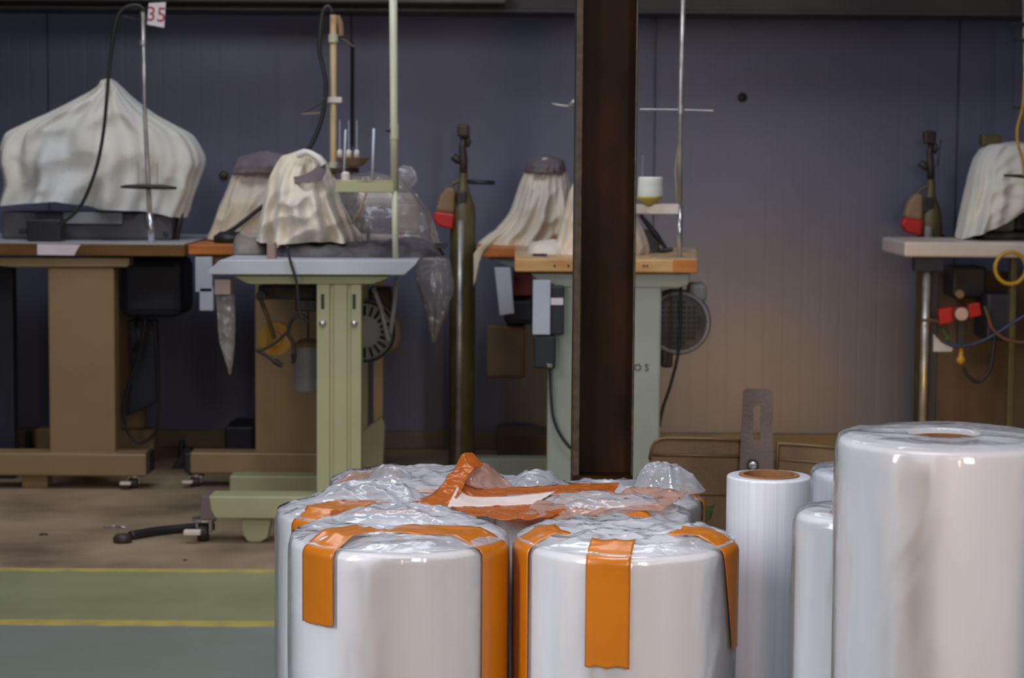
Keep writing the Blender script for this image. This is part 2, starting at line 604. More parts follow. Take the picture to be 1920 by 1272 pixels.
# ------------------------------------------------------------------ rolls
def film_roll(name, label, group, cx, cy, r, zt_, core=0.0, wrapped=True, seed=1.0, body='roll', puff=0.012, tapes=(), round_=0.012):
    root = thing(name, (cx, cy, 0), label, 'film roll', group)
    n = 72
    prof = [(r - 0.004, 0.0), (r, 0.004), (r, zt_ - round_)]
    for k in range(1, 6):
        a = k / 5 * PI / 2
        prof.append((r - round_ + round_ * math.cos(a), zt_ - round_ + round_ * math.sin(a)))
    ci = core if core else 0.02
    prof += [(r * 0.8, zt_ + 0.0005), (ci + 0.006, zt_)]
    if core:
        prof += [(ci + 0.0005, zt_)]
        mb = MB()
        g = mb.lathe((cx, cy, 0), prof + [(ci + 0.0005, 0.01)], n)
        # open the centre again
        o = mb.build('film_winding', M[body], root)
        smooth_by_angle(o, 40)
        c = MB()
        c.lathe((cx, cy, 0), [(ci, 0.012), (ci, zt_ + 0.002), (ci - 0.007, zt_ + 0.002), (ci - 0.0075, 0.02)], 48, caps=False)
        o = c.build('cardboard_core', M['cardboard'], root)
        smooth_by_angle(o, 40)
    else:
        mb = MB()
        mb.lathe((cx, cy, 0), prof + [(0, zt_)], n)
        smooth_by_angle(mb.build('film_winding', M[body], root), 40)
    if wrapped:
        R = r + 0.003
        nu, nv = 150, 90

        def fn(u, v):
            a = u * 2 * PI
            # v: 0 bottom .. 1 centre of the top
            if v < 0.55:
                z = 0.01 + (zt_ - 0.01) * (v / 0.55)
                rr = R
                tt = v / 0.55
                w = noise.noise(Vector((math.cos(a) * 2.2 + seed, math.sin(a) * 2.2, z * 3.5 + seed)))
                w2 = ridge((math.cos(a) * 0.8, math.sin(a) * 0.8, z * 1.2), 5, seed)
                rr += 0.0014 * w + 0.0012 * max(0, w2 - 0.6) * 2 * tt + 0.001
                if z > zt_ - 0.02:
                    rr -= 0.003 * ((z - zt_ + 0.02) / 0.02) ** 2
                return Vector((cx + rr * math.cos(a), cy + rr * math.sin(a), z))
            t = (v - 0.55) / 0.45
            r_in = core - 0.004 if core else 0.0
            rr = (R - 0.003) * (1 - t) + r_in * t
            dip = 0.02 * max(0, (t - 0.93) / 0.07) ** 1.5 if core else 0.0
            x, y = rr * math.cos(a), rr * math.sin(a)
            edge = min(1, t * 7)
            h = zt_ + 0.0035 + 0.003 * edge
            h += edge * (puff * 0.7 * (ridge((x, y, seed), 17, seed) - 0.35) + puff * 0.14 * ridge((x, y, 0), 45, seed * 2) + puff * 0.5 * (1 - t) * t * 3)
            h = max(h, zt_ + 0.003) - dip
            return Vector((cx + x, cy + y, h))
        mb = MB()
        mb.grid(fn, nu, nv, closeu=True)
        o = mb.build('wrapping_film', M['film'], root, smooth=True)
        o.data.materials.append(M['film' if core else 'film_top'])
        for p in o.data.polygons:
            if p.center.z > zt_ + 0.001 or (p.center - Vector((cx, cy, p.center.z))).length < r * 0.97:
                p.material_index = 1
    for tp in tapes:
        roll_tape(root, cx, cy, r, zt_, *tp)
    return root


def roll_tape(root, cx, cy, r, z1, ang, width, zlow, topl, taper=0.0, m='tape', skew=0.0):
    """one strip of tape up the side, over the rim and inwards; ang 0 faces the camera, + to the right"""
    a = math.radians(ang)
    d = Vector((math.sin(a), -math.cos(a)))
    pp = Vector((math.cos(a), math.sin(a)))
    R = r + 0.0075
    rr = 0.014
    Ls = (z1 + 0.004 - rr) - zlow
    Lc = rr * PI / 2
    tot = Ls + Lc + topl

    def fn(u, v):
        s = v * tot
        w = width * (1 - taper * max(0, 1 - s / max(Ls, 0.01)))
        x = (u - 0.5) * w + (taper * width * 0.35 * max(0, 1 - s / max(Ls, .01)))
        if s < 0.004:
            s += 0.003 * noise.noise(Vector((u * 9, ang, 0)))
        th = x / R
        if s < Ls:
            z = zlow + s
            q = R
            drop = 0
        elif s < Ls + Lc:
            b = (s - Ls) / rr
            z = z1 + 0.004 - rr + rr * math.sin(b)
            drop = rr * (1 - math.cos(b))
        else:
            z = z1 + 0.0045 + 0.012 * min(1, (s - Ls - Lc) * 40) + 0.003 * max(0, ridge((x * 1.0, s, ang), 30))
            drop = rr + (s - Ls - Lc)
        base = d * (R * math.cos(th)) + pp * (R * math.sin(th) + skew * max(0, s - Ls))
        p = base - d * drop
        wob = 0.0006 * noise.noise(Vector((x * 60, s * 40, ang)))
        return Vector((cx + p.x, cy + p.y, z + wob))
    mb = MB()
    mb.grid(fn, 14, 70)
    return mb.build('tape_strip', M[m], root, smooth=True, solid=0.0006)


def rc(px, Y):
    return (px - 960) / F * Y - 0.0   # x of a picture column near the roll tops


def roll_at(pxl, pxr, py, Y):
    """centre x, radius and top height of a roll whose top disc spans pxl..pxr at row py"""
    a, b = at(pxl, py, Y), at(pxr, py, Y)
    return (a.x + b.x) / 2, (b.x - a.x) / 2, (a.z + b.z) / 2


def zside(px, py, Y):
    return at(px, py, Y).z


G = 'taped rolls of clear film bundled on the floor'
c1 = roll_at(540, 957, 1004, 3.0)
film_roll('film_roll', 'front left wrapped film roll with short orange tape strip near its left edge', G, c1[0], 3.0, c1[1] - 0.005, c1[2], seed=1.3,
          tapes=[(-42, 0.061, zside(608, 1172, 2.88), 0.09), (62, 0.075, 0.02, 0.13, 0, 'tape', -0.3)])
c2 = roll_at(963, 1383, 1010, 3.0)
film_roll('film_roll', 'front right wrapped film roll with wide orange tape strip down its middle', G, c2[0], 3.0, c2[1] - 0.005, c2[2], seed=4.1,
          tapes=[(-72, 0.07, 0.02, 0.05), (-11.5, 0.0615, zside(1133, 1250, 2.85), 0.035), (66, 0.066, zside(1375, 1222, 2.93), 0.07, 0.55)])
c3 = roll_at(516, 886, 957, 3.38)
film_roll('film_roll', 'wrapped film roll behind the front left roll, its left edge showing', G, c3[0], 3.38, c3[1] - 0.004, c3[2], seed=7.7,
          tapes=[(-36, 0.07, zside(592, 1100, 3.25), 0.1)])
c5 = roll_at(925, 1297, 962, 3.38)
film_roll('film_roll', 'wrapped film roll directly behind the front right roll', G, c5[0], 3.38, c5[1] - 0.004, c5[2], seed=9.2,
          tapes=[(28, 0.055, zside(1205, 1080, 3.25), 0.03)])
c4 = roll_at(617, 952, 902, 3.75)
film_roll('film_roll', 'rearmost left wrapped film roll with orange tape facing front', G, c4[0], 3.75, c4[1] - 0.004, c4[2], seed=11.9, puff=0.011,
          tapes=[(10, 0.045, zside(812, 1010, 3.6), 0.0), (-60, 0.05, 0.1, 0.12, 0, 'tape_haze')])
c6 = roll_at(984, 1318, 932, 3.75)
film_roll('film_roll', 'back right wrapped film roll with orange tape around its right rim, before the column', G, c6[0], 3.75, c6[1] - 0.004, c6[2], seed=15.4, puff=0.014,
          tapes=[(84, 0.05, 0.1, 0.03), (20, 0.09, c6[2] - 0.01, 0.06, 0, 'tape_haze')])
xc7 = at(902, 915, 4.1)
film_roll('film_roll', 'wrapped film roll furthest back, beside the foot of the column', G, xc7.x, 4.1, 0.153, xc7.z - 0.005, seed=21.0, puff=0.012)

# right-hand rolls
G2 = 'loose upright film rolls at the right'
a, b = at(1568, 822, 2.6), at(1972, 822, 2.6)
film_roll('film_roll', 'largest and tallest film roll, wrapped, at the right edge of the photo', G2, (a.x + b.x) / 2, 2.6, (b.x - a.x) / 2 - 0.004, a.z, core=0.042, wrapped=True, seed=31.0, puff=0.003, round_=0.008)
a, b = at(1363, 891, 3.3), at(1521, 891, 3.3)
film_roll('film_roll', 'slim bare white film roll with an open cardboard core', G2, (a.x + b.x) / 2, 3.3, (b.x - a.x) / 2, a.z, core=0.047, wrapped=False, body='roll_bright', seed=33, round_=0.004)
a, b = at(1522, 884, 3.56), at(1680, 884, 3.56)
film_roll('film_roll', 'film roll glimpsed between the slim bare roll and the tallest roll', G2, (a.x + b.x) / 2, 3.56, (b.x - a.x) / 2, a.z, core=0.03, wrapped=True, body='roll_bright', seed=37, puff=0.004)
a, b = at(1489, 962, 2.88), at(1705, 962, 2.88)
film_roll('film_roll', 'shorter wrapped film roll half hidden behind the tallest roll', G2, (a.x + b.x) / 2, 2.88, (b.x - a.x) / 2 - 0.003, a.z, core=0.03, wrapped=True, seed=41, puff=0.004)


# ------------------------------------------------------------------ crumpled film and tape lying on the bundle
def mound(name, label, cat, cx, cy, z0, rx, ry, h, seed, m='film_top', peak=(0, 0), skirt=1.0, sharp=0.34):
    def fn(u, v):
        a = u * 2 * PI
        rr = 1 - v
        x, y = rx * rr * math.cos(a) + peak[0] * v, ry * rr * math.sin(a) + peak[1] * v
        e = math.sin(min(1, v * 1.5) * PI / 2)
        hh = h * e * (0.75 + 0.25 * v)
        hh += h * sharp * min(1, v * 4) * (ridge((x, y, seed), 22, seed) - 0.45) + h * 0.1 * min(1, v * 4) * ridge((x, y, seed), 60, seed)
        return Vector((cx + x, cy + y, z0 + max(0.0, hh)))
    mb = MB()
    mb.grid(fn, 84, 40, closeu=True)
    o = mb.build(name, M[m], None, smooth=True)
    return tag(o, label, cat)


p = at(1250, 912, 3.8)
mound('plastic_film', 'crumpled heap of clear film bulging beside the column foot', 'plastic film', p.x, 3.76, c6[2] + 0.012, 0.066, 0.06, 0.04, 3.0, peak=(-0.02, 0))
p = at(1008, 905, 4.05)
mound('plastic_film', 'low puffed clear film left of the column foot', 'plastic film', p.x, 4.08, xc7.z + 0.008, 0.055, 0.06, 0.026, 5.0)
p = at(735, 885, 3.7)
mound('plastic_film', 'pointed crumple of clear film on the rearmost left roll', 'plastic film', p.x, 3.68, c4[2] + 0.008, 0.045, 0.045, 0.026, 8.0)
p = at(695, 925, 3.42)
mound('plastic_film', 'loose puffed clear film on the second row left roll', 'plastic film', p.x, 3.42, c3[2] + 0.01, 0.1, 0.075, 0.026, 12.0)
p = at(1130, 960, 3.4)
mound('plastic_film', 'crinkled clear film over the second row right roll', 'plastic film', p.x, 3.36, c5[2] + 0.012, 0.12, 0.085, 0.02, 17.0)
p = at(760, 975, 3.1)
mound('plastic_film', 'shiny crinkled film spread over the front left roll top', 'plastic film', p.x, 3.07, c1[2] + 0.014, 0.105, 0.07, 0.016, 23.0)


def sheet(name, mtl, top, bot, label=None, cat=None, parent=None, crumple=0.003, seed=1.0, solid=0.0006, nu=60, nv=16):
    """sheet between two edge curves, each a list of (px, py, depth)"""
    A = [(i / (len(top) - 1), *at(*q)) for i, q in enumerate(top)]
    B = [(i / (len(bot) - 1), *at(*q)) for i, q in enumerate(bot)]

    def fn(u, v):
        a, b = Vector(sm_interp(A, u)), Vector(sm_interp(B, u))
        p_ = a.lerp(b, v)
        e = 1
        d = crumple * e * (ridge(p_, 26, seed) - 0.4 + 0.5 * noise.noise(p_ * 70))
        return p_ + Vector((0, -0.3 * d, d))
    mb = MB()
    mb.grid(fn, nu, nv)
    o = mb.build(name, mtl, parent, smooth=True, solid=solid)
    if label:
        tag(o, label, cat)
    return o


r0 = at(880, 930, 3.45)
root = thing('packing_tape', (r0.x, 3.45, r0.z), 'long brown packing tape gathered into a raised peak across the film rolls', 'tape')
sheet('left_band', M['tape_brown'], [(622, 940, 3.36), (700, 938, 3.38), (765, 944, 3.38), (822, 920, 3.42)], [(618, 974, 3.2), (700, 968, 3.22), (790, 958, 3.28), (858, 946, 3.34)], parent=root)
sheet('peak_fold', M['tape_brown'], [(760, 950, 3.34), (815, 925, 3.4), (845, 888, 3.45), (866, 856, 3.48), (884, 851, 3.5)], [(850, 950, 3.33), (866, 920, 3.38), (876, 900, 3.42), (892, 880, 3.46), (906, 872, 3.49)], parent=root, crumple=0.005)
sheet('hazy_flap', M['tape_haze'], [(888, 868, 3.5), (915, 870, 3.52), (940, 890, 3.54), (962, 916, 3.52)], [(862, 905, 3.44), (890, 915, 3.45), (915, 922, 3.46), (945, 926, 3.47)], parent=root, crumple=0.004)
sheet('right_band', M['tape_brown'], [(866, 900, 3.46), (905, 914, 3.48), (1000, 913, 3.5), (1090, 908, 3.52), (1160, 908, 3.52)], [(856, 920, 3.4), (900, 934, 3.4), (1000, 926, 3.42), (1080, 926, 3.42), (1150, 928, 3.42)], parent=root)
sheet('front_band', M['tape_brown'], [(840, 950, 3.32), (900, 948, 3.33), (1000, 946, 3.34), (1062, 934, 3.38)], [(870, 962, 3.24), (930, 972, 3.2), (1000, 976, 3.19), (1060, 962, 3.26)], parent=root)
sheet('hazy_band', M['tape_haze'], [(1030, 925, 3.43), (1120, 930, 3.4), (1200, 915, 3.45), (1290, 925, 3.42)], [(960, 978, 3.2), (1060, 975, 3.22), (1150, 960, 3.28), (1240, 962, 3.27)], parent=root, crumple=0.006, seed=5)
sheet('hazy_band', M['tape_haze'], [(640, 978, 3.18), (760, 985, 3.14), (860, 978, 3.17), (930, 985, 3.14)], [(590, 1000, 3.08), (700, 990, 3.09), (860, 990, 3.09), (955, 1006, 3.04)], parent=root, crumple=0.004, seed=9)
sheet('paper_label', M['label'], [(858, 912, 3.4), (880, 930, 3.38), (950, 932, 3.37), (1042, 922, 3.4)], [(838, 952, 3.31), (880, 951, 3.31), (940, 949, 3.32), (1002, 946, 3.33)], 'pale paper sheet tucked among the brown tape on the rolls', 'paper', None, 0.001)

# ------------------------------------------------------------------ brown guard with bracket
GY = 4.25
root = thing('equipment_guard', (at(1400, 900, GY).x, GY, 0), 'brown ridged metal guard with slotted upright bracket behind the slim roll', 'guard')


def guard_panel(xs, tops, name):
    # outline: pixels; rounded corner at the outer end
    pts = [(at(x, y, GY).x, at(x, y, GY).z) for x, y in tops]
    pts += [(pts[-1][0], 0.0), (pts[0][0] - 0.01, 0.0)]
    o = MB().prism(pts, GY, GY + 0.006).build(name, M['guard'], root)
    return o


left_top = [(1213, 900), (1218, 862), (1222, 840), (1228, 829), (1238, 824), (1250, 822), (1320, 823), (1389, 826)]
right_top = [(1455, 829), (1460, 828), (1520, 834), (1640, 846), (1642, 870)]
pl = guard_panel(None, left_top, 'panel')
pr = guard_panel(None, right_top, 'panel')
MB().tube(P(left_top[1:], GY - 0.004), 0.0032, 8).build('rim', M['guard'], pl, smooth=True)
MB().tube(P([(1455, 900), (1457, 860), (1459, 832), (1520, 836), (1600, 843)], GY - 0.004), 0.0032, 8).build('rim', M['guard'], pr, smooth=True)
for ys in ((853, 856), (924, 928), (1000, 1004)):
    MB().tube(P([(1224, ys[0]), (1390, ys[1])], GY - 0.001), 0.0034, 8).build('ridge', M['guard'], pl, smooth=True)
    MB().tube(P([(1458, ys[0] + 8), (1600, ys[0] + 20)], GY - 0.001), 0.0034, 8).build('ridge', M['guard'], pr, smooth=True)
# chipped paint
pts = []
for x, y in ((1318, 948), (1332, 950), (1341, 944), (1337, 956), (1334, 972), (1324, 980), (1318, 975)):
    q = at(x, y, GY - 0.001)
    pts.append((q.x, q.z))
MB().prism(pts, GY - 0.0012, GY - 0.0002).build('chipped_patch', M['chipped'], pl)
# bracket with slot
bo = [(at(x, y, GY).x, at(x, y, GY).z) for x, y in ((1392, 733), (1398, 727), (1442, 729), (1448, 736), (1447, 826), (1448, 900), (1384, 900), (1387, 826))]
so = []
cxs, cys = 1418, 764
for k in range(9):
    a = PI - k * PI / 8
    so.append((cxs + 7 * math.cos(a), cys - 5 * math.sin(a)))
so += [(1424, 824), (1411, 824)]
so = [(at(x, y, GY).x, at(x, y, GY).z) for x, y in so]
mb = MB()
outer = [mb.bm.verts.new((x, GY - 0.016, z)) for x, z in bo]
inner = [mb.bm.verts.new((x, GY - 0.016, z)) for x, z in so]
eds = [mb.bm.edges.new((outer[i], outer[(i + 1) % len(outer)])) for i in range(len(outer))]
eds += [mb.bm.edges.new((inner[i], inner[(i + 1) % len(inner)])) for i in range(len(inner))]
bmesh.ops.triangle_fill(mb.bm, edges=eds, use_beauty=True)
br = mb.build('bracket', M['bracket'], root, solid=0.004)
q = at(1411, 873, GY - 0.02)
MB().lathe((q.x, GY - 0.018, q.z), [(0.0125, 0), (0.0125, 0.003), (0.0085, 0.003)], 24, 'Y').build('washer', M['black'], br)
MB().lathe((q.x, GY - 0.021, q.z), [(0.008, 0), (0.008, 0.005), (0.004, 0.0055), (0.0035, 0.003), (0, 0.003)], 16, 'Y').build('bolt', M['chrome'], br)


# ------------------------------------------------------------------ workshop furniture helpers
def caster(parent, px, Y, ztop, s=1.0, turn=1):
    x = at(px, 980, Y).x
    h = ztop
    wr = h * 0.4
    f = MB()
    f.lathe((x, Y, h - 0.01), [(0.024 * s, 0), (0.026 * s, 0.004), (0.026 * s, 0.01)], 16)
    for sd in (-1, 1):
        f.prism([(x + sd * 0.017 - 0.002, h - 0.008), (x + sd * 0.017 + 0.002, h - 0.008), (x + sd * 0.017 + 0.002, wr * 0.8), (x + sd * 0.017 - 0.002, wr * 0.8)], Y - 0.02, Y + 0.018)
    f.box(x - 0.02, x + 0.024, Y - 0.02, Y + 0.02, h - 0.012, h - 0.006)
    c = f.build('caster', M['chrome'], parent, bevel=0.001)
    w = MB()
    n = 24
    for k in (0,):
        w.tube([(x - 0.015, Y - 0.012, wr), (x + 0.013, Y - 0.012, wr)], wr, n)
    w.build('wheel', M['dark'], c, bevel=0.003)
    b = MB()
    b.box(x - 0.036 * s, x - 0.002, Y - 0.062, Y - 0.036, wr * 0.95, wr * 1.5)
    b.build('brake_pedal', M['laminate_white'], c, bevel=0.003)
    return c


def rot_tex(o):
    return o


# ================================================================== TABLE A, far left
YA = 6.5
root = thing('sewing_table', (at(150, 925, YA).x, YA, 0), 'far left beige pedestal sewing table with white tape on brown edge', 'table', 'covered sewing machine tables')
mb = MB()
a, b = at(-160, 455, YA), at(346, 460, YA)
mb.box(a.x, b.x, YA, YA + 0.8, at(150, 480, YA).z, at(150, 457, YA).z)
top = mb.build('tabletop', M['wood_brown'], root, bevel=0.003)
ztA = at(150, 457, YA).z
MB().box(a.x + 0.002, b.x - 0.002, YA + 0.002, YA + 0.798, ztA - 0.001, ztA + 0.0015).build('laminate_face', M['laminate'], top)
pts = [(at(x, y, YA).x, at(x, y, YA).z) for x, y in ((70, 458), (151, 459), (146, 466), (139, 479), (70, 478))]
MB().prism(pts, YA - 0.0015, YA + 0.001).build('tape_patch', M['signwhite'], top)
pts = [(at(x, y, YA).x, at(x, y, YA).z) for x, y in ((-90, 483), (240, 484), (240, 496), (236, 502), (20, 502), (-90, 492))]
MB().prism(pts, YA + 0.02, YA + 0.1).build('top_bracket', M['beige'], root, bevel=0.003)
mb = MB(); pb(mb, 91, 215, 502, 853, YA + 0.03, YA + 0.11)
mb.build('column', M['beige'], root, bevel=0.006)
mb = MB(); pb(mb, -120, 274, 850, 893, YA - 0.01, YA + 0.09)
bb = mb.build('base_beam', M['beige'], root, bevel=0.006)
mb = MB(); pb(mb, 272, 281, 850, 888, YA - 0.005, YA + 0.085)
mb.build('end_cap', M['black'], bb, bevel=0.002)
q = at(60, 893, YA)
mb = MB(); pb(mb, 38, 86, 893, 925, YA + 0.02, YA + 0.08)
x0, x1 = at(38, 900, YA).x, at(86, 900, YA).x
mb = MB().box(x0, x1, YA + 0.02, YA + 0.09, 0, at(60, 892, YA).z)
mb.build('foot', M['beige'], root, bevel=0.003)
caster(root, 253, YA + 0.04, at(250, 893, YA).z)
# far leg of the same table
mb = MB().box(at(100, 600, YA).x, at(205, 600, YA).x, YA + 0.6, YA + 0.68, at(100, 850, YA).z, ztA - 0.05)
mb.build('column', M['beige'], root, bevel=0.006)
mb = MB().box(at(-20, 600, YA).x, at(225, 600, YA).x, YA + 0.6, YA + 0.68, 0, at(100, 850, YA).z - 0.002)
mb.build('base_beam', M['beige'], root, bevel=0.006)
mb = MB(); pb(mb, 222, 342, 484, 596, YA + 0.25, YA + 0.5)
mb.build('motor', M['navy'], root, bevel=0.03)
mb = MB()
mb.tube(P([(255, 596), (262, 640), (250, 660)], YA + 0.36), 0.012, 10)
mb.build('motor_bracket', M['black'], root, smooth=True)
cable('power_cable', [(275, 590), (262, 660), (240, 730), (232, 780), (245, 818), (268, 829), (290, 812), (297, 770), (296, 700), (290, 600)], YA + 0.3, 0.0055, M['black'],
      'black cable hanging in a loop under the far left table', 'cable')
o = MB()
pts = [(at(x, y, YA + 0.35).x, at(x, y, YA + 0.35).z) for x, y in ((240, 600), (292, 600), (296, 755), (262, 770), (238, 780), (246, 700))]
o.prism(pts, YA + 0.35, YA + 0.4)
o.build('treadle_guard', M['navy'], root, bevel=0.005)

# post of the neighbouring bench at the left frame edge
mb = MB(); pb(mb, -60, 24, 482, 850, YA + 0.2, YA + 0.26)
x0, x1 = at(-60, 600, YA + .2).x, at(24, 600, YA + .2).x
MBs = MB().box(x0, x1, YA + 0.2, YA + 0.26, 0, at(0, 484, YA + 0.2).z)
o = MBs.build('dark_post', M['navy'], None, bevel=0.004)
tag(o, 'dark navy upright post under the far left table, cut by the photo edge', 'post')
for pxo, py0, w in ((60, 822, 0.03), (345, 838, 0.035)):
    p = at(pxo, 845, 7.25)
    mb = MB()
    mb.box(p.x - 0.012, p.x + 0.006, 7.2, 7.24, 0, at(pxo, py0 - 15, 7.25).z)
    mb.box(p.x - 0.012, p.x + w, 7.18, 7.26, 0, at(pxo, py0 + 12, 7.25).z)
    if pxo > 100:
        q0, q1 = at(322, 895, 6.95), at(357, 842, 6.95)
        o2 = MB().prism([(q0.x, 0), (q1.x, 0), (q1.x, q1.z), (q1.x - 0.02, q1.z), (q0.x + 0.012, q0.z + 0.05), (q0.x, q0.z + 0.03)], 6.95, 7.0).build('foot_pedal', M['black'], None, bevel=0.004)
        tag(o2, 'black sloping foot pedal on the floor between the two left pedestals', 'pedal')
    o = mb.build('floor_clamp', M['black'], None, bevel=0.006)
    tag(o, 'small black floor clamp by the wall, %s' % ('left of the far left pedestal' if pxo < 100 else 'between the two left pedestals'), 'clamp')

# machine on table A
YM = YA + 0.25
root = thing('sewing_machine', (at(170, 455, YM).x, YM + 0.1, ztA + 0.0015), 'grey sewing machine showing under the hem of the peaked white cover', 'sewing machine')
zb = ztA + 0.0016
mb = MB(); a, b = at(2, 430, YM), at(322, 430, YM)
mb.box(a.x, b.x, YM, YM + 0.17, zb, at(150, 398, YM).z)
bed = mb.build('bed', M['oldgrey'], root, bevel=0.01)
mb = MB(); pb(mb, 225, 318, 300, 398, YM + 0.02, YM + 0.15); mb.build('machine_column', M['oldgrey'], root, bevel=0.02)
mb = MB(); pb(mb, 15, 318, 270, 320, YM + 0.02, YM + 0.15); mb.build('arm', M['oldgrey'], root, bevel=0.025)
mb = MB(); pb(mb, 14, 60, 318, 372, YM + 0.02, YM + 0.15); mb.build('head', M['oldgrey'], root, bevel=0.015)
mb = MB(); pb(mb, 118, 228, 398, 420, YM - 0.02, YM + 0.02); pl2 = mb.build('face_plate', M['grey'], root, bevel=0.003)
q = at(311, 439, YM)
MB().lathe((q.x, YM, q.z), [(0.009, -0.002), (0.009, 0.003), (0, 0.004)], 16, 'Y').build('port', M['black'], root)
mb = MB(); mb.tube(P([(338, 400), (334, 430), (328, 456)], YM + 0.05), 0.011, 10)
mb.build('lifting_lever', M['dark'], root, smooth=True)

YX = YA + 0.08
root = thing('control_box', (at(80, 455, YX).x, YX + 0.04, zb), 'black control box on the far left table under the white cover', 'box')
x0, x1 = at(50, 430, YX).x, at(113, 430, YX).x
MB().box(x0, x1, YX, YX + 0.09, zb, at(80, 411, YX).z).build('case', M['black'], root, bevel=0.006)
MB().tube(P([(36, 434), (51, 433)], YX + 0.03), 0.008, 10).build('plug', M['black'], root)


# ------------------------------------------------------------------ fabric covers
def cover(name, label, rows, hem, Yc, dr, m, seed, folds=7, amp=0.05, power=2.4, n=120, nr=70, cat='cover', group='fabric covers over the sewing machines', fmul=None, lean=0.0):
    """rows: (py, left px, right px) top to bottom; hem: (px, extra px down at the bottom edge); dr: half depth in metres"""
    y0, y1 = rows[0][0], rows[-1][0]
    xm0, xm1 = rows[-1][1], rows[-1][2]

    def fn(u, v):
        a = u * 2 * PI
        # v 0 = tip of the closed top, then down
        if v < 0.12:
            k = v / 0.12
            py = y0
        else:
            k = 1.0
            py = y0 + (y1 - y0) * ((v - 0.12) / 0.88)
        l, r = sm_interp(rows, py)
        t = max(0, (v - 0.12) / 0.88)
        c, s = math.cos(a), math.sin(a)
        e = 2 / power
        cc = math.copysign(abs(c) ** e, c)
        ss = math.copysign(abs(s) ** e, s)
        A = amp * (0.25 + 0.75 * t)
        ph = seed + 1.2 * noise.noise(Vector((c * 1.5, s * 1.5, seed + t * 1.2)))
        f = A * (math.sin(folds * a + ph * 3) + 0.55 * math.sin(folds * 2.3 * a + seed * 5 + t * 3) + 0.5 * noise.noise(Vector((c * 3, s * 3, t * 5 + seed))))
        cr_ = amp * 0.7 * (ridge((c * 1.1 + t, s * 1.1, t * 1.6), 2.2, seed) - 0.5)
        fac = 1 + (f + cr_) * (0.25 + 0.75 * abs(s) ** 0.7)
        pxc = (l + r) / 2
        px = pxc + (r - l) / 2 * cc * k * (1 + 0.25 * (f + cr_))
        dy = dr * (0.45 + 0.55 * min(1, t * 1.6 + 0.1)) * ss * k * (fac + (f + cr_) * 0.8)
        add = interp(hem, px) * t ** 3 if hem else 0
        p = at(px, py + add, Yc)
        # keep the side silhouette at its real size, move along depth only
        z = p.z
        if v < 0.12:
            z += 0.012 * (1 - k)
        return Vector((p.x, Yc + dy, z))
    mb = MB()
    mb.grid(fn, n, nr, closeu=True)
    o = mb.build(name, m, None, smooth=True)
    tag(o, label, cat, group)
    return o


cover('dust_cover', 'wide white cloth cover rising to a central peak on the far left table',
      [(153, 193, 216), (165, 182, 230), (190, 138, 256), (215, 88, 290), (235, 46, 326), (250, 16, 352), (275, 2, 370), (300, 0, 378), (325, 8, 370), (350, 12, 362), (375, 8, 352), (386, 6, 346)],
      [(5, 0), (60, -5), (130, -10), (200, 4), (290, 10), (340, 22)], YM + 0.08, 0.17, M['cloth'], 2.2, 9, 0.13, 2.2)
# thread stand A
YS = YA + 0.04
root = thing('thread_stand', (at(284, 455, YS).x, YS, ztA), 'thin dark thread stand with crossbar in front of the peaked cover', 'thread stand', 'thread stands')
MB().tube(P([(284, 457), (278, 345), (271, 200), (268, 20)], YS), [0.0085, 0.0075, 0.006, 0.006], 12).build('pole', M['steel'], root, smooth=True)
MB().tube(P([(284, 457), (281, 400)], YS - 0.001), 0.0098, 12).build('sleeve', M['chrome'], root, smooth=True)
q = at(280, 351, YS)
mb = MB(); mb.tube(P([(226, 351), (236, 350), (262, 350), (305, 351), (331, 353)], YS - 0.015), [0.003, 0.006, 0.008, 0.008, 0.004], 10)
arm = mb.build('spool_arm', M['dark'], root, smooth=True)
for x in (259, 295):
    MB().tube(P([(x, 348), (x, 306)], YS - 0.015), 0.0014, 6).build('spool_pin', M['steel'], arm)
MB().lathe((at(268, 80, YS).x, YS, at(268, 80, YS).z), [(0.009, -.008), (0.009, .008)], 12).build('collar', M['steel'], root)
MB().tube(P([(268, 20), (264, 12), (262, 38), (232, 31)], YS), 0.0022, 6).build('thread_guide', M['dark'], root)
cable('power_cable', [(270, 22), (262, 11), (240, 12), (222, 28), (212, 70), (203, 150), (195, 240), (182, 310), (160, 370), (140, 400), (112, 421)], YS - 0.03, 0.0055, M['black'],
      'long black cable arching from stand top to control box, before the peaked cover', 'cable')
# red and white number card
root = thing('number_sign', (at(293, 30, YS).x, YS, at(293, 30, YS).z), 'small white card with red digits clipped to the left stand top', 'sign')
pts = [(at(x, y, YS - 0.015).x, at(x, y, YS - 0.015).z) for x, y in ((279, 6), (311, 4), (308, 52), (276, 46))]
MB().prism(pts, YS - 0.017, YS - 0.015).build('card', M['signwhite'], root)


def text_part(txt, loc, size, m, parent, name='digits', rotz=0.0, rot=0.0, th=0.0006):
    cu = bpy.data.curves.new(name, 'FONT')
    cu.body = txt
    cu.size = size
    cu.extrude = th
    cu.align_x = 'CENTER'
    cu.align_y = 'CENTER'
    cu.resolution_u = 3
    tmp = bpy.data.objects.new(name, cu)
    COL.objects.link(tmp)
    bpy.context.view_layer.update()
    me = bpy.data.meshes.new_from_object(tmp)
    bpy.data.objects.remove(tmp)
    me.name = name
    me.transform(Matrix.Translation(Vector(loc)) @ Matrix.Rotation(rotz, 4, 'Z') @ Matrix.Rotation(PI / 2, 4, 'X') @ Matrix.Rotation(rot, 4, 'Z'))
    me.materials.clear()
    me.materials.append(m)
    o = bpy.data.objects.new(name, me)
    COL.objects.link(o)
    o.parent = parent
    o.matrix_parent_inverse = Matrix.Translation(-Vector(world_loc(parent)))
    return o


q = at(293, 28, YS - 0.018)
text_part('35', (q.x, YS - 0.0178, q.z), 0.062, M['red'], root, rot=-0.08)

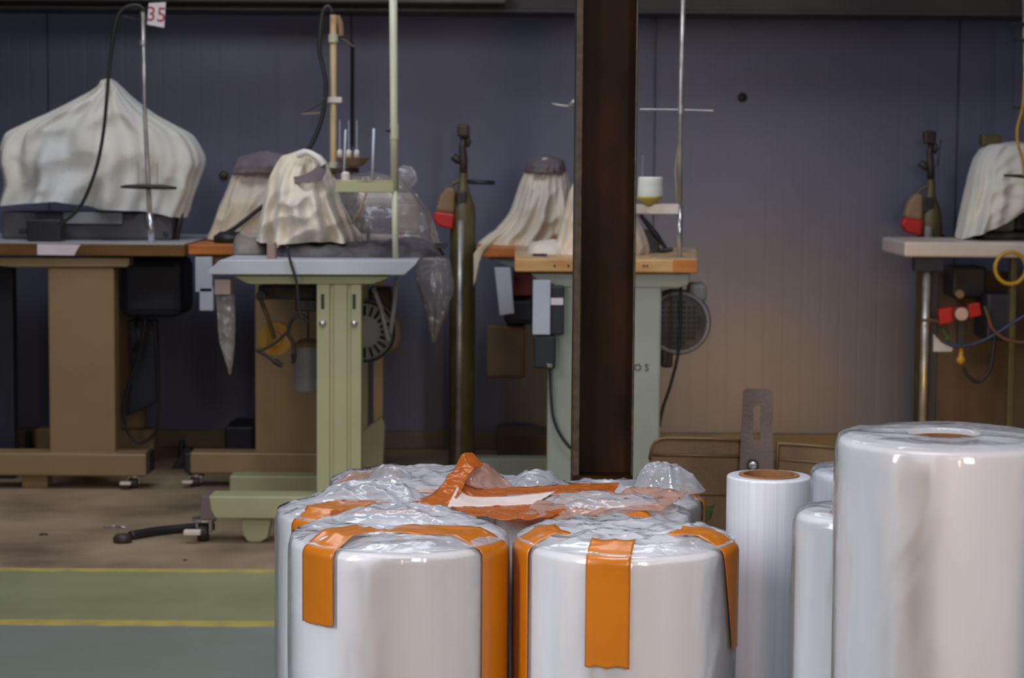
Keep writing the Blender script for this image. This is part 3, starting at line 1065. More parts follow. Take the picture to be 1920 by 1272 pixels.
# ================================================================== TABLE B, behind, left centre
YB = 6.55
root = thing('sewing_table', (at(537, 925, YB).x, YB, 0), 'beige pedestal table with orange edge behind the cream near table', 'table', 'covered sewing machine tables')
x0, x1 = at(352, 465, YB).x, at(760, 465, YB).x
ztB = at(400, 459, YB).z
MB().box(x0, x1, YB, YB + 0.75, at(400, 478, YB).z, ztB).build('tabletop', M['wood_orange'], root, bevel=0.003)
pts = [(at(x, y, YB).x, at(x, y, YB).z) for x, y in ((360, 480), (700, 480), (700, 505), (420, 505))]
MB().prism(pts, YB + 0.03, YB + 0.1).build('top_bracket', M['beige'], root, bevel=0.003)
mb = MB(); pb(mb, 478, 602, 505, 852, YB + 0.04, YB + 0.12); mb.build('column', M['beige'], root, bevel=0.006)
mb = MB(); pb(mb, 356, 720, 850, 890, YB, YB + 0.09); mb.build('base_beam', M['beige'], root, bevel=0.006)
mb = MB(); pb(mb, 346, 358, 850, 888, YB + 0.005, YB + 0.085); mb.build('end_cap', M['black'], root, bevel=0.003)
MB().box(at(500, 890, YB).x, at(560, 890, YB).x, YB + 0.02, YB + 0.09, 0, at(500, 888, YB).z).build('foot', M['beige'], root, bevel=0.003)
caster(root, 368, YB + 0.04, at(368, 892, YB).z)
mb = MB(); pb(mb, 366, 398, 482, 548, YB + 0.0, YB + 0.03); pb(mb, 374, 400, 540, 583, YB + 0.0, YB + 0.03); mb.build('lamp_bracket', M['bluegrey'], root, bevel=0.002)
MB().box(at(500, 600, YB).x, at(600, 600, YB).x, YB + 0.6, YB + 0.68, 0, at(400, 480, YB).z - 0.001).build('column', M['beige'], root, bevel=0.006)
# low dark box between the pedestals
o = MB(); x0, x1 = at(425, 820, 7.2).x, at(480, 820, 7.2).x
o = MB().box(x0, x1, 7.15, 7.4, 0, at(425, 800, 7.15).z).build('floor_box', M['navy'], None, bevel=0.008)
tag(o, 'low dark box on the floor left of the second pedestal', 'box')
cover('dust_cover', 'beige draped cloth cover with mauve top, left of the strapped cover',
      [(291, 468, 530), (296, 452, 550), (310, 444, 560), (330, 436, 566), (355, 426, 570), (380, 416, 574), (410, 404, 578), (435, 396, 582), (450, 390, 586)],
      [(380, -4), (480, 6), (580, 6)], YB + 0.3, 0.12, M['cloth_b'], 5.1, 9, 0.07, 2.2)
cb = cover('cloth_band', 'x', [(289, 466, 530), (294, 450, 552), (306, 443, 560), (324, 436, 566)], None, YB + 0.3, 0.128, M['band'], 5.1, 9, 0.02, 2.2, nr=16)
tag(cb, 'mauve cloth cap lying over the beige draped cover', 'cloth')
cb['group'] = 'cloth wraps over machine covers'
cable('machine_cable', [(495, 385), (470, 405), (440, 428), (415, 442)], YB + 0.15, 0.007, M['black'], 'thick black cable slanting down across the beige draped cover', 'cable')
mb = MB()
mb.lathe((at(430, 450, YB + 0.15).x, YB + 0.15, ztB), [(0.05, 0), (0.05, 0.02), (0.03, 0.035), (0, 0.037)], 20)
tag(mb.build('presser_block', M['black'], None, smooth=True), 'black lump at the cable end on the orange edged table', 'machine part')

# ================================================================== TABLE C, the near cream one
YC = 5.6
root = thing('sewing_table', (at(635, 1032, YC).x, YC + 0.1, 0), 'nearest sewing table, grey top on cream green pedestal with casters', 'table', 'covered sewing machine tables')
zC = at(590, 487, YC).z
mb = MB()
xa, xb = at(390, 500, YC).x, at(785, 500, YC).x
zc0 = at(590, 515, YC).z
# clipped front corners: the top narrows towards its end
out = [(xa, YC + 0.10), (xa + 0.0, YC + 0.03), (xa + 0.028, YC), (xb - 0.028, YC), (xb, YC + 0.03), (xb, YC + 1.1), (xa, YC + 1.1)]
pz = [(at(390, 512, YC).x, at(390, 512, YC).z), (at(393, 506, YC).x, at(393, 506, YC).z), (at(412, 488, YC).x, at(412, 488, YC).z), (at(783, 489, YC).x, at(783, 489, YC).z), (at(780, 496, YC).x, at(780, 496, YC).z), (at(758, 516, YC).x, at(758, 516, YC).z), (at(392, 515, YC).x, at(392, 515, YC).z)]
mb.prism(pz, YC, YC + 0.93)
mb.build('tabletop', M['laminate'], root, bevel=0.002)
pts = [(at(x, y, YC).x, at(x, y, YC).z) for x, y in ((434, 518), (728, 519), (724, 524), (697, 534), (470, 534), (458, 532))]
MB().prism(pts, YC + 0.03, YC + 0.11).build('top_bracket', M['cream'], root, bevel=0.002)
# pedestal: two flanges and a raised middle
Y0c = YC + 0.035
zl, zh = at(636, 932, Y0c).z, at(636, 533, Y0c).z
g = [at(x, 740, Y0c).x for x in (594, 617, 624, 650, 656, 677)]
mb = MB()
o_ = [(g[0], Y0c + 0.07), (g[0], Y0c), (g[1], Y0c), (g[1] + 0.004, Y0c + 0.006), (g[2], Y0c + 0.006), (g[2] + 0.003, Y0c), (g[3], Y0c), (g[3] + 0.003, Y0c + 0.006), (g[4], Y0c + 0.006), (g[4] + 0.004, Y0c), (g[5], Y0c), (g[5], Y0c + 0.07)]
v0 = [mb.bm.verts.new((x, y, zl)) for x, y in o_]
v1 = [mb.bm.verts.new((x, y, zh)) for x, y in o_]
for i in range(len(o_)):
    j = (i + 1) % len(o_)
    mb.bm.faces.new((v0[i], v0[j], v1[j], v1[i]))
mb.bm.faces.new(v0); mb.bm.faces.new(v1[::-1])
ped = mb.build('column', M['cream'], root, bevel=0.001)
for x in (605, 664):
    a = at(x, 566, Y0c)
    MB().box(a.x - 0.0045, a.x + 0.0045, Y0c - 0.0008, Y0c + 0.003, a.z - 0.02, a.z + 0.02).build('slot', M['black'], ped, bevel=0.0007)
    a = at(x, 607, Y0c)
    MB().lathe((a.x, Y0c, a.z), [(0.0095, -0.001), (0.0095, 0.003), (0.006, 0.007), (0, 0.008)], 16, 'Y').build('bolt', M['chrome'], ped, smooth=True)
mb = MB()
pts = [(at(x, y, YC).x, at(x, y, YC).z) for x, y in ((392, 930), (800, 932), (800, 974), (404, 972), (396, 955))]
mb.prism(pts, YC - 0.01, YC + 0.09)
bb = mb.build('base_beam', M['cream'], root, bevel=0.004)
pts = [(at(x, y, YC).x, at(x, y, YC).z) for x, y in ((378, 930), (392, 930), (397, 955), (404, 974), (376, 974))]
MB().prism(pts, YC - 0.008, YC + 0.088).build('end_cap', mat('mauve_plastic_cap', (0.16, 0.11, 0.11), 0.5), bb, bevel=0.002)
caster(root, 383, YC + 0.04, at(383, 976, YC).z, 1.3)
x0, x1 = at(450, 990, YC).x, at(508, 990, YC).x
MB().prism([(x0, at(450, 974, YC).z), (x1, at(450, 974, YC).z), (x1 - 0.01, 0.012), (x1 - 0.03, 0), (x0 + 0.02, 0), (x0 + 0.006, 0.02)], YC + 0.01, YC + 0.06).build('foot', M['cream'], root, bevel=0.004)
# rear end frame of the table
Yr = YC + 0.85
x0, x1 = at(700, 700, Yr).x, at(718, 700, Yr).x
MB().box(x0, x1, Yr, Yr + 0.04, 0.15, zc0).build('rear_post', M['tanpole'], root, bevel=0.003)
MB().box(at(612, 700, Yr).x, at(690, 700, Yr).x, Yr, Yr + 0.07, 0.1, zc0).build('column', M['cream'], root, bevel=0.004)
xr0, xr1 = at(640, 950, YC).x, at(720, 950, YC).x
MB().box(at(430, 870, Yr).x, at(700, 870, Yr).x, Yr, Yr + 0.09, 0.0, at(500, 893, Yr).z).build('base_beam', M['cream'], root, bevel=0.005)
mb = MB()
yq = YC + 0.75
pts = [(at(x, y, yq).x, at(x, y, yq).z) for x, y in ((672, 815), (716, 782), (722, 800), (718, 874), (672, 880))]
mb.prism(pts, yq, yq + 0.04)
mb.build('side_plate', M['cream'], root, bevel=0.003)
# motor beside the pedestal
YQ = YC + 0.3
mq = at(684, 622, YQ)
mot = MB().lathe((mq.x, YQ, mq.z), [(0.085, -0.12), (0.088, -0.01), (0.084, 0.0), (0.06, 0.006), (0, 0.006)], 36, 'Y').build('motor', M['grey'], root)
smooth_by_angle(mot)
for k in range(20):
    a = k * 2 * PI / 20
    d = Vector((math.cos(a), 0, math.sin(a)))
    MB().tube([Vector((mq.x, YQ - 0.008, mq.z)) + d * 0.045, Vector((mq.x, YQ - 0.008, mq.z)) + d * 0.072], 0.0045, 6).build('vent_slot', M['black'], mot)
MB().tube([Vector((mq.x, YQ - 0.007, mq.z)) + Vector((math.cos(k * PI / 24), 0, math.sin(k * PI / 24))) * 0.082 for k in range(49)], 0.004, 6).build('fan_ring', M['black'], mot, smooth=True)
MB().tube(curve(P([(738, 597), (741, 625), (738, 645), (722, 655), (705, 650)], YQ + 0.05)), 0.015, 10).build('motor_handle', M['beige'], root, smooth=True)
MB().tube(P([(700, 540), (715, 580), (728, 640)], YQ - 0.02), 0.006, 8).build('drive_strut', M['bluegrey'], root, smooth=True)
MB().tube(P([(744, 520), (738, 580), (732, 625)], YQ - 0.02), 0.006, 8).build('drive_strut', M['bluegrey'], root, smooth=True)
mb = MB(); pb(mb, 690, 735, 540, 600, YQ + 0.02, YQ + 0.12); mb.build('switch_box', M['dark'], root, bevel=0.01)
mb = MB(); pb(mb, 484, 594, 536, 562, YC + 0.3, YC + 0.4); mb.build('drawer_rail', M['dark'], root, bevel=0.004)
mb = MB(); pb(mb, 553, 596, 562, 584, YC + 0.2, YC + 0.26); mb.build('junction_box', M['black'], root, bevel=0.004)
mb = MB(); pb(mb, 402, 432, 524, 553, YC + 0.02, YC + 0.08); mb.build('guide_block', mat('tan_block', (0.4, 0.3, 0.25), 0.6), root, bevel=0.002)
# cables and plugs below
cable('machine_cable', [(538, 462), (545, 492), (556, 530), (560, 575), (566, 600)], YC - 0.012, 0.0038, M['black'], 'thin black cable running over the front edge of the nearest table', 'cable')
root2 = thing('plugged_cable', (at(545, 620, YC + 0.15).x, YC + 0.15, at(545, 620, YC + 0.15).z), 'black cable with hanging plugs under the nearest table', 'cable')
MB().tube(curve(P([(578, 605), (565, 592), (548, 600), (540, 625), (550, 645), (552, 665)], YC + 0.15)), 0.005, 8).build('cord', M['black'], root2, smooth=True)
MB().tube(P([(551, 664), (550, 682)], YC + 0.15), [0.008, 0.005], 8).build('plug', M['black'], root2)
MB().tube(curve(P([(543, 618), (520, 640), (495, 655), (482, 658), (500, 668), (516, 680)], YC + 0.15)), 0.004, 8).build('cord', M['black'], root2, smooth=True)
MB().tube(P([(514, 677), (530, 687)], YC + 0.15), [0.009, 0.006], 8).build('plug', M['black'], root2)
MB().tube(P([(488, 560), (500, 590), (515, 635)], YC + 0.2), 0.006, 8).build('pull_rod', M['olive'], root, smooth=True)
q = at(489, 556, YC + 0.2)
MB().lathe((q.x, YC + 0.22, q.z), [(0.014, -.02), (0.014, .02)], 14, 'Y').build('rod_joint', M['black'], root)
q = at(517, 635, YC + 0.4)
mb = MB().lathe((q.x, YC + 0.4, q.z), [(0.047, -0.01), (0.047, 0.01), (0.02, 0.012), (0.02, 0.03), (0, 0.03)], 30, 'Y')
tag(mb.build('pulley_disc', M['yellow'], None), 'ochre round disc hanging beneath the nearest table', 'disc')
# grey oil can hanging
Yk = YC + 0.5
q0, q1 = at(578, 650, Yk), at(578, 735, Yk)
root2 = thing('hanging_canister', (q0.x, Yk, q1.z), 'grey canister with brown lid behind the cream pedestal', 'canister')
MB().lathe((q0.x, Yk, q1.z), [(0.034, 0), (0.04, 0.006), (0.038, q0.z - q1.z)], 28).build('body', M['grey'], root2, smooth=False)
MB().lathe((q0.x, Yk, q0.z), [(0.039, 0), (0.036, 0.012), (0.02, 0.022), (0, 0.024)], 28).build('lid', M['tan'], root2, smooth=True)
MB().tube([(q0.x, Yk, q0.z + 0.02), (q0.x, Yk, zc0)], 0.003, 6).build('hook_wire', M['dark'], root2)


def hanging_film(name, label, top, bot, Y, depth, seed, m='bag'):
    A = [(i / (len(top) - 1), *at(*q, Y)) for i, q in enumerate(top)]
    B = [(i / (len(bot) - 1), *at(*q, Y)) for i, q in enumerate(bot)]

    def fn(u, v):
        front = u < 0.5
        uu = u * 2 if front else 2 - u * 2
        a, b = Vector(sm_interp(A, uu)), Vector(sm_interp(B, uu))
        p_ = a.lerp(b, v)
        bulge = math.sin(PI * uu) ** 0.6 * depth * (0.4 + 0.6 * math.sin(PI * min(1, v + 0.1)))
        d = 0.012 * noise.noise(p_ * 14 + Vector((seed, 0, 0))) + 0.008 * (ridge(p_, 14, seed) - .5)
        return p_ + Vector((0, (-bulge if front else bulge) + d, 0))
    mb = MB()
    mb.grid(fn, 60, 30, closeu=True)
    o = mb.build(name, M[m], None, smooth=True)
    tag(o, label, 'plastic bag')
    return o


LATE_BAGS = True

# dark rags on the nearest table
def rag(name, label, px0, px1, py0, py1, Y0, Y1, seed, m, zbase, prof=None):
    def fn(u, v):
        a = u * 2 * PI
        c, s = math.cos(a), math.sin(a)
        rr = 1 - v
        l, r = at(px0, py1, Y0).x, at(px1, py1, Y0).x
        x = (l + r) / 2 + (r - l) / 2 * math.copysign(abs(c) ** 0.6, c) * rr
        y = (Y0 + Y1) / 2 + (Y1 - Y0) / 2 * math.copysign(abs(s) ** 0.6, s) * rr
        H = at(px0, py0, Y0).z - at(px0, py1, Y0).z
        h = H * min(1, v * 5) ** 0.5 * (0.75 + 0.5 * noise.noise(Vector((x * 9, y * 9, seed))) + 0.25 * ridge((x, y, 0), 16, seed))
        return Vector((x, y, zbase + max(0, h)))
    mb = MB()
    mb.grid(fn, 80, 30, closeu=True)
    return tag(mb.build(name, m, None, smooth=True), label, 'rag', 'rags heaped on the tables')


zt_C = at(590, 488, YC).z
rag('dark_rag', 'dark grey rags and flat parts heaped along the nearest table top', 502, 830, 462, 487, YC + 0.16, YC + 0.5, 3.3, M['rag'], zt_C + 0.001)
rag('grey_rag', 'grey crumpled rag at the left rear of the nearest table', 428, 500, 452, 487, YC + 0.3, YC + 0.6, 6.6, mat('grey_rag_cloth', (0.3, 0.26, 0.24), 0.9, var=0.3, bump=0.5), zt_C + 0.001)
MB_ = MB(); pb(MB_, 610, 835, 462, 466, YC + 0.25, YC + 0.5)
tag(MB_.build('metal_strip', M['dark'], None, bevel=0.001), 'long dark metal strip lying on the rags, nearest table', 'metal strip')
MB_ = MB(); pb(MB_, 500, 516, 455, 486, YC + 0.08, YC + 0.12)
tag(MB_.build('wooden_peg', mat('brown_peg_wood', (0.3, 0.2, 0.16), 0.6), None, bevel=0.003), 'short brown peg under the strapped cover hem', 'peg')
# covered machine C
cover('dust_cover', 'cream cloth cover strapped with a mauve band on the nearest table',
      [(287, 548, 592), (292, 530, 602), (305, 520, 612), (330, 508, 622), (360, 500, 633), (390, 494, 645), (420, 488, 660), (440, 486, 672), (452, 486, 674)],
      [(486, 0), (530, 3), (600, -2), (674, 2)], YC + 0.35, 0.16, M['cloth_b'], 8.3, 6, 0.13, 2.1)
sheet('cloth_band', M['band'], [(551, 331, YC + 0.215), (572, 327, YC + 0.205), (590, 317, YC + 0.205), (597, 303, YC + 0.22), (592, 296, YC + 0.235)], [(553, 344, YC + 0.21), (578, 344, YC + 0.2), (602, 337, YC + 0.21), (611, 320, YC + 0.225), (610, 306, YC + 0.245)],
      'mauve cloth strap tied round the cream cover', 'cloth', None, 0.003, 4.0, 0.003)['group'] = 'cloth wraps over machine covers'
mb = MB()
path = curve(P([(558, 292, YC + 0.24), (575, 286, YC + 0.23), (595, 296, YC + 0.22), (606, 310, YC + 0.22)], YC + 0.2))
mb.tube(path, 0.009, 10)
tag(mb.build('cloth_roll', M['cloth'], None, smooth=True), 'white rolled cloth edge on top of the strapped cover', 'cloth')

# white bracket beside the covered machine
mb = MB(); pb(mb, 607, 629, 334, 380, YC + 0.42, YC + 0.46)
tag(mb.build('machine_guard', M['laminate_white'], None, bevel=0.004), 'small white guard plate between strapped cover and plastic bag', 'guard plate')
# big bag over second machine
bagrows = [(330, 650, 742), (340, 642, 762), (360, 636, 782), (390, 632, 802), (420, 634, 815), (445, 640, 822), (462, 640, 826)]
bg_ = cover('plastic_bag', 'big clear plastic bag pulled over a machine behind the cream pole', bagrows, None, YC + 0.6, 0.17, M['bag'], 12.0, 5, 0.06, 2.4, cat='plastic bag')
del bg_['group']
hanging_film('plastic_bag_knot', 'looped knot of clear plastic at the top of the big bag', [(744, 352), (742, 325), (756, 309)], [(768, 358), (782, 335), (772, 312)], YC + 0.6, 0.018, 21.0)
for nm, lb, rows_, yy_, dd_, sd_ in (
        ('plastic_bag', 'narrow clear bag hanging from the left corner of the nearest table', [(552, 405, 440), (600, 408, 441), (640, 411, 440), (668, 420, 438), (702, 429, 434)], YC + 0.06, 0.016, 2.0),
        ('plastic_bag', 'clear plastic bag tail drooping off the nearest table right corner', [(486, 784, 844), (515, 779, 849), (548, 786, 851), (580, 796, 840), (612, 802, 830), (642, 809, 817)], YC + 1.02, 0.03, 6.0)):
    o = cover(nm, lb, rows_, None, yy_, dd_, M['bag'], sd_, 4, 0.1, 2.0, n=60, nr=30, cat='plastic bag')
    del o['group']
# machine under the bag
YN = YC + 0.52
root = thing('sewing_machine', (at(720, 470, YN).x, YN + 0.08, zt_C), 'pale sewing machine inside the big clear plastic bag', 'sewing machine')
mb = MB(); a, b = at(660, 455, YN), at(790, 455, YN); mb.box(a.x, b.x, YN, YN + 0.16, zt_C + 0.001, at(700, 440, YN).z); mb.build('bed', M['laminate_white'], root, bevel=0.008)
mb = MB(); pb(mb, 735, 785, 372, 440, YN + 0.02, YN + 0.14); mb.build('machine_column', M['laminate_white'], root, bevel=0.02)
mb = MB(); pb(mb, 668, 785, 362, 390, YN + 0.02, YN + 0.14); mb.build('arm', M['laminate_white'], root, bevel=0.015)
MB().tube(P([(690, 470), (691, 425)], YN - 0.05), 0.005, 8).build('needle_bar', M['tan'], root)

# cream thread stand, in front
YP = YC + 0.12
root = thing('thread_stand', (at(742, 487, YP).x, YP, zt_C), 'tall thick cream pole thread stand on the nearest table', 'thread stand', 'thread stands')
MB().tube(P([(742, 488), (741, 440), (740, 352)], YP), 0.0085, 14).build('lower_pole', M['creampole'], root, smooth=True)
MB().tube(P([(740, 356), (739, 240), (737, -40)], YP), 0.0108, 14).build('upper_pole', M['creampole'], root, smooth=True)
q = at(739.5, 247, YP)
MB().lathe((q.x, YP, q.z), [(0.0122, -0.02), (0.0122, 0.02)], 16).build('collar', M['creampole'], root)
MB().tube([(q.x - 0.011, YP - 0.005, q.z + 0.004), (q.x - 0.022, YP - 0.005, q.z + 0.004)], 0.006, 8).build('clamp_screw', M['dark'], root)
mb = MB(); pb(mb, 628, 738, 341, 361, YP - 0.012, YP + 0.0); arm = mb.build('shelf_arm', M['cream'], root, bevel=0.002)
# shelf: shallow plate
x0, x1 = at(628, 330, YP).x, at(738, 330, YP).x
zz = at(680, 343, YP).z
MB().box(x0, x1, YP - 0.012, YP + 0.16, zz, zz + 0.007).build('shelf_plate', mat('buff_shelf_paint', (0.42, 0.34, 0.18), 0.5, var=0.25, scale=20), root, bevel=0.002)
for x, y0, y1, yy, r in ((701, 338, 241, YP + 0.02, 0.0036), (648, 325, 243, YP + 0.1, 0.003)):
    MB().tube(P([(x - 3, y0 + 4), (x, y1)], yy), r, 8).build('spool_pin', M['bluegrey'], root, smooth=True)
q = at(648, 332, YP + 0.08)
MB().lathe((q.x, YP + 0.08, zz + 0.007), [(0.012, 0), (0.012, 0.016), (0.007, 0.022), (0, 0.022)], 14).build('pin_base', M['laminate_white'], root)
MB().tube(P([(687, 362), (675, 395), (659, 420)], YP - 0.01), 0.0035, 8).build('brace_rod', M['tan'], root, smooth=True)
MB().tube(curve(P([(736, 243), (731, 215), (728, 100)], YP + .02)), 0.0008, 5).build('thread', M['dark'], root)

# tan thread stand, behind
YT = YC + 0.75
root = thing('thread_stand', (at(628, 470, YT).x, YT, zt_C), 'tan pole thread stand with white clamp behind the strapped cover', 'thread stand', 'thread stands')
MB().tube(P([(628, 487), (625, 320), (625, 28)], YT), 0.0098, 14).build('pole', M['tanpole'], root, smooth=True)
for y in (72, 312):
    q = at(625, y, YT)
    MB().lathe((q.x, YT, q.z), [(0.0145, -0.012), (0.0145, 0.012)], 14).build('collar', M['creampole'], root)
mb = MB(); pb(mb, 605, 641, 182, 193, YT - 0.014, YT + 0.01); mb.build('white_clamp', M['laminate_white'], root, bevel=0.002)
MB().tube(P([(604, 191), (585, 203), (566, 212)], YT), 0.0025, 6).build('guide_arm', M['dark'], root)
MB().tube(P([(606, 212), (566, 214)], YT), 0.0028, 6).build('guide_arm', M['tan'], root)
mb = MB(); mb.tube(curve(P([(632, 30), (638, 45), (640, 68)], YT)), 0.009, 8); mb.build('top_bracket', M['tan'], root, smooth=True)
MB().tube(P([(640, 72), (652, 80), (664, 88)], YT), 0.0035, 6).build('top_arm', M['olive'], root)
q = at(665, 296, YT)
MB().lathe((q.x, YT - 0.06, q.z), [(0.01, -0.03), (0.03, -0.022), (0.045, -0.005), (0.05, 0.0), (0, 0.0)], 24).build('spool_tray', M['tan'], root)
mb = MB(); pb(mb, 612, 672, 315, 324, YT - 0.03, YT); mb.build('tray_arm', M['dark'], root, bevel=0.002)
for x in (637, 654, 669):
    q2 = at(x, 284, YT - 0.06)
    MB().lathe((q2.x, YT - 0.06, q.z), [(0.009, 0.0), (0.008, 0.02), (0.003, 0.024)], 12).build('cone_holder', M['laminate_white'], root, smooth=True)
    MB().tube([(q2.x, YT - 0.06, q.z + 0.02), (q2.x, YT - 0.06, q.z + 0.11)], 0.0015, 6).build('spool_pin', M['bluegrey'], root)
cable('power_cable', [(624, 24), (615, 12), (604, 28), (599, 90), (604, 120), (611, 160), (606, 210), (592, 255), (576, 284)], YT - 0.03, 0.0066, M['black'],
      'thick black cable dropping beside the tan pole onto the strapped cover', 'cable')
mb = MB().tube(P([(661, 80), (661, 275)], WALL_Y - 0.01), 0.0045, 6)
tag(mb.build('power_cable', M['navy'], None), 'thin dark cord hanging down the wall right of the tan pole', 'cable')


# ================================================================== gas cylinders / standing torches
def steamer(px_, Y, label, full=True, dz=0):
    root = thing('valve_cylinder', (at(px_, 600, Y).x, Y, 0), label, 'cylinder', 'cylinders with dark valves along the wall')
    d = px_ - 866
    y_ = dz
    x = at(px_, 400, Y).x
    zz = lambda py: at(px_, py + y_, Y).z
    mb = MB()
    mb.lathe((x, Y, 0), [(0.04, 0.0), (0.042, 0.01), (0.042, zz(412)), (0.038, zz(385)), (0.026, zz(368)), (0.016, zz(350)), (0.014, zz(325))], 28)
    smooth_by_angle(mb.build('cylinder_body', M['olive'], root))
    xp = at(px_ - 7, 500, Y - 0.05).x
    MB().tube([(xp, Y - 0.052, 0.0), (xp + 0.004, Y - 0.05, zz(412))], 0.011 if full else 0.013, 12).build('front_pipe', M['steel'], root, smooth=True)
    mb = MB(); pb(mb, px_ - 13, px_ + 7, 358 + y_, 388 + y_, Y - 0.035, Y - 0.01); mb.build('gauge', M['black'], root, bevel=0.005)
    mb = MB()
    mb.tube(P([(px_ + 1, 330 + y_), (px_ + 1, 300 + y_), (px_ - 1, 275 + y_), (px_ + 1, 258 + y_)], Y), [0.012, 0.014, 0.011, 0.009], 12)
    mb.tube(P([(px_ - 19, 293 + y_), (px_ - 10, 300 + y_), (px_ - 2, 306 + y_)], Y), [0.012, 0.013, 0.008], 12)
    mb.tube(P([(px_ + 8, 258 + y_), (px_ + 11, 266 + y_), (px_ + 8, 276 + y_)], Y), [0.008, 0.009, 0.006], 10)
    mb.build('valve', M['dark'], root, smooth=True)
    mb = MB(); pb(mb, px_ - 11, px_ + 12, 233 + y_, 258 + y_, Y - 0.018, Y + 0.018); mb.build('valve_knob', M['dark'], root, bevel=0.008)
    MB().tube(curve(P([(px_, 335 + y_), (px_ - 14, 342 + y_), (px_ - 24, 352 + y_), (px_ - 22, 372 + y_)], Y)), 0.006, 10).build('hose_loop', M['olive'], root, smooth=True)
    # torch cone with red band
    a = [(at(x_, yy + y_, Y - 0.02).x, at(x_, yy + y_, Y - 0.02).z) for x_, yy in ((px_ - 30, 350), (px_ - 14, 352), (px_ - 16, 402), (px_ - 52, 397), (px_ - 44, 368))]
    pr_ = MB().prism(a, Y - 0.045, Y + 0.005).build('holster', M['tan'], root, bevel=0.012)
    a = [(at(x_, yy + y_, Y - 0.02).x, at(x_, yy + y_, Y - 0.02).z) for x_, yy in ((px_ - 52, 396), (px_ - 15, 401), (px_ - 19, 431), (px_ - 46, 424), (px_ - 56, 410))]
    MB().prism(a, Y - 0.047, Y + 0.007).build('red_band', M['red'], pr_, bevel=0.006)
    if full:
        MB().tube(P([(px_ + 8, 341 + y_), (px_ + 60, 343 + y_)], Y), [0.007, 0.0075], 12).build('handle', M['black'], root, smooth=True)
    else:
        MB().tube(P([(px_ + 14, 300 + y_), (px_ + 20, 250 + y_)], Y), [0.003, 0.002], 8).build('handle', M['dark'], root, smooth=True)
        MB().tube(curve(P([(px_ + 6, 390 + y_), (px_ + 14, 425 + y_), (px_ + 40, 446 + y_)], Y)), [0.012] * 17, 10).build('hose', M['black'], root, smooth=True)
    return root


steamer(868, 6.95, 'valve topped cylinder with side handle between plastic bag and column')

# ================================================================== TABLES D
YD1 = 6.7
root = thing('sewing_table', (at(960, 860, YD1).x, YD1, 0), 'orange edged table at the back, left of the steel column', 'table', 'covered sewing machine tables')
x0, x1 = at(893, 470, YD1).x, at(1150, 470, YD1).x
zD1 = at(950, 462, YD1).z
MB().box(x0, x1, YD1, YD1 + 0.6, at(950, 484, YD1).z, zD1).build('tabletop', M['wood_orange'], root, bevel=0.006)
pts = [(at(x, y, YD1).x, at(x, y, YD1).z) for x, y in ((915, 486), (1100, 486), (1100, 508), (960, 502))]
MB().prism(pts, YD1 + 0.03, YD1 + 0.1).build('top_bracket', M['grey'], root, bevel=0.002)
pts = [(at(x, y, YD1).x, at(x, y, YD1).z) for x, y in ((927, 502), (957, 502), (964, 588), (937, 592))]
MB().prism(pts, YD1 + 0.0, YD1 + 0.02).build('switch_bracket', M['bluegrey'], root, bevel=0.002)
mb = MB(); pb(mb, 945, 1005, 556, 610, YD1 + 0.1, YD1 + 0.3); mb.build('motor', M['navy'], root, bevel=0.02)
mb = MB(); pb(mb, 912, 985, 610, 710, YD1 + 0.12, YD1 + 0.2); mb.build('motor_cover', M['box_brown'], root, bevel=0.01)
mb = MB(); pb(mb, 962, 998, 508, 555, YD1 + 0.08, YD1 + 0.2); mb.build('red_switch', mat('dark_red_enamel', (0.12, 0.015, 0.015), 0.5), root, bevel=0.004)
MB().box(at(1040, 700, YD1).x, at(1110, 700, YD1).x, YD1 + 0.05, YD1 + 0.13, 0, at(950, 486, YD1).z).build('column', M['greygreen'], root, bevel=0.005)
o = MB().box(at(932, 830, 7.2).x, at(1030, 830, 7.2).x, 7.15, 7.4, 0, at(950, 815, 7.15).z).build('wooden_block', M['box_brown'], None, bevel=0.006)
tag(o, 'brown wooden block on the floor by the wall, left of the column', 'block')
mb = MB().box(at(885, 880, 6.6).x, at(1060, 880, 6.6).x, 6.62, 6.7 - 0.005, 0, at(950, 862, 6.6).z)
tag(mb.build('floor_rail', M['greygreen'], None, bevel=0.004), 'grey green floor rail left of the column, behind the rolls', 'rail')
cover('dust_cover', 'beige cloth cover spilling over the orange edged table, left of column',
      [(297, 1000, 1046), (302, 988, 1056), (320, 984, 1062), (345, 974, 1068), (370, 966, 1072), (400, 954, 1078), (430, 930, 1084), (448, 905, 1088), (462, 895, 1090)],
      None, YD1 + 0.22, 0.17, M['cloth_b'], 15.5, 9, 0.075, 2.2)
cb = cover('cloth_band', 'x', [(295, 1000, 1046), (300, 989, 1056), (312, 985, 1060), (323, 982, 1062)], None, YD1 + 0.22, 0.14, M['band'], 15.5, 9, 0.02, 2.2, nr=16)
tag(cb, 'mauve cloth cap over the cover just left of the column', 'cloth', 'cloth wraps over machine covers')
hanging_c = MB()
A = P([(893, 465), (912, 462), (905, 490)], YD1 - 0.01)
sheet('cloth_corner', M['cloth_b'], [(888, 475, YD1 - .02), (905, 458, YD1 - .02), (930, 452, YD1)], [(888, 540, YD1 - .02), (897, 500, YD1 - .02), (905, 468, YD1 - .005)], 'loose cloth corner hanging over the left end of the orange edged table', 'cloth', None, 0.004)

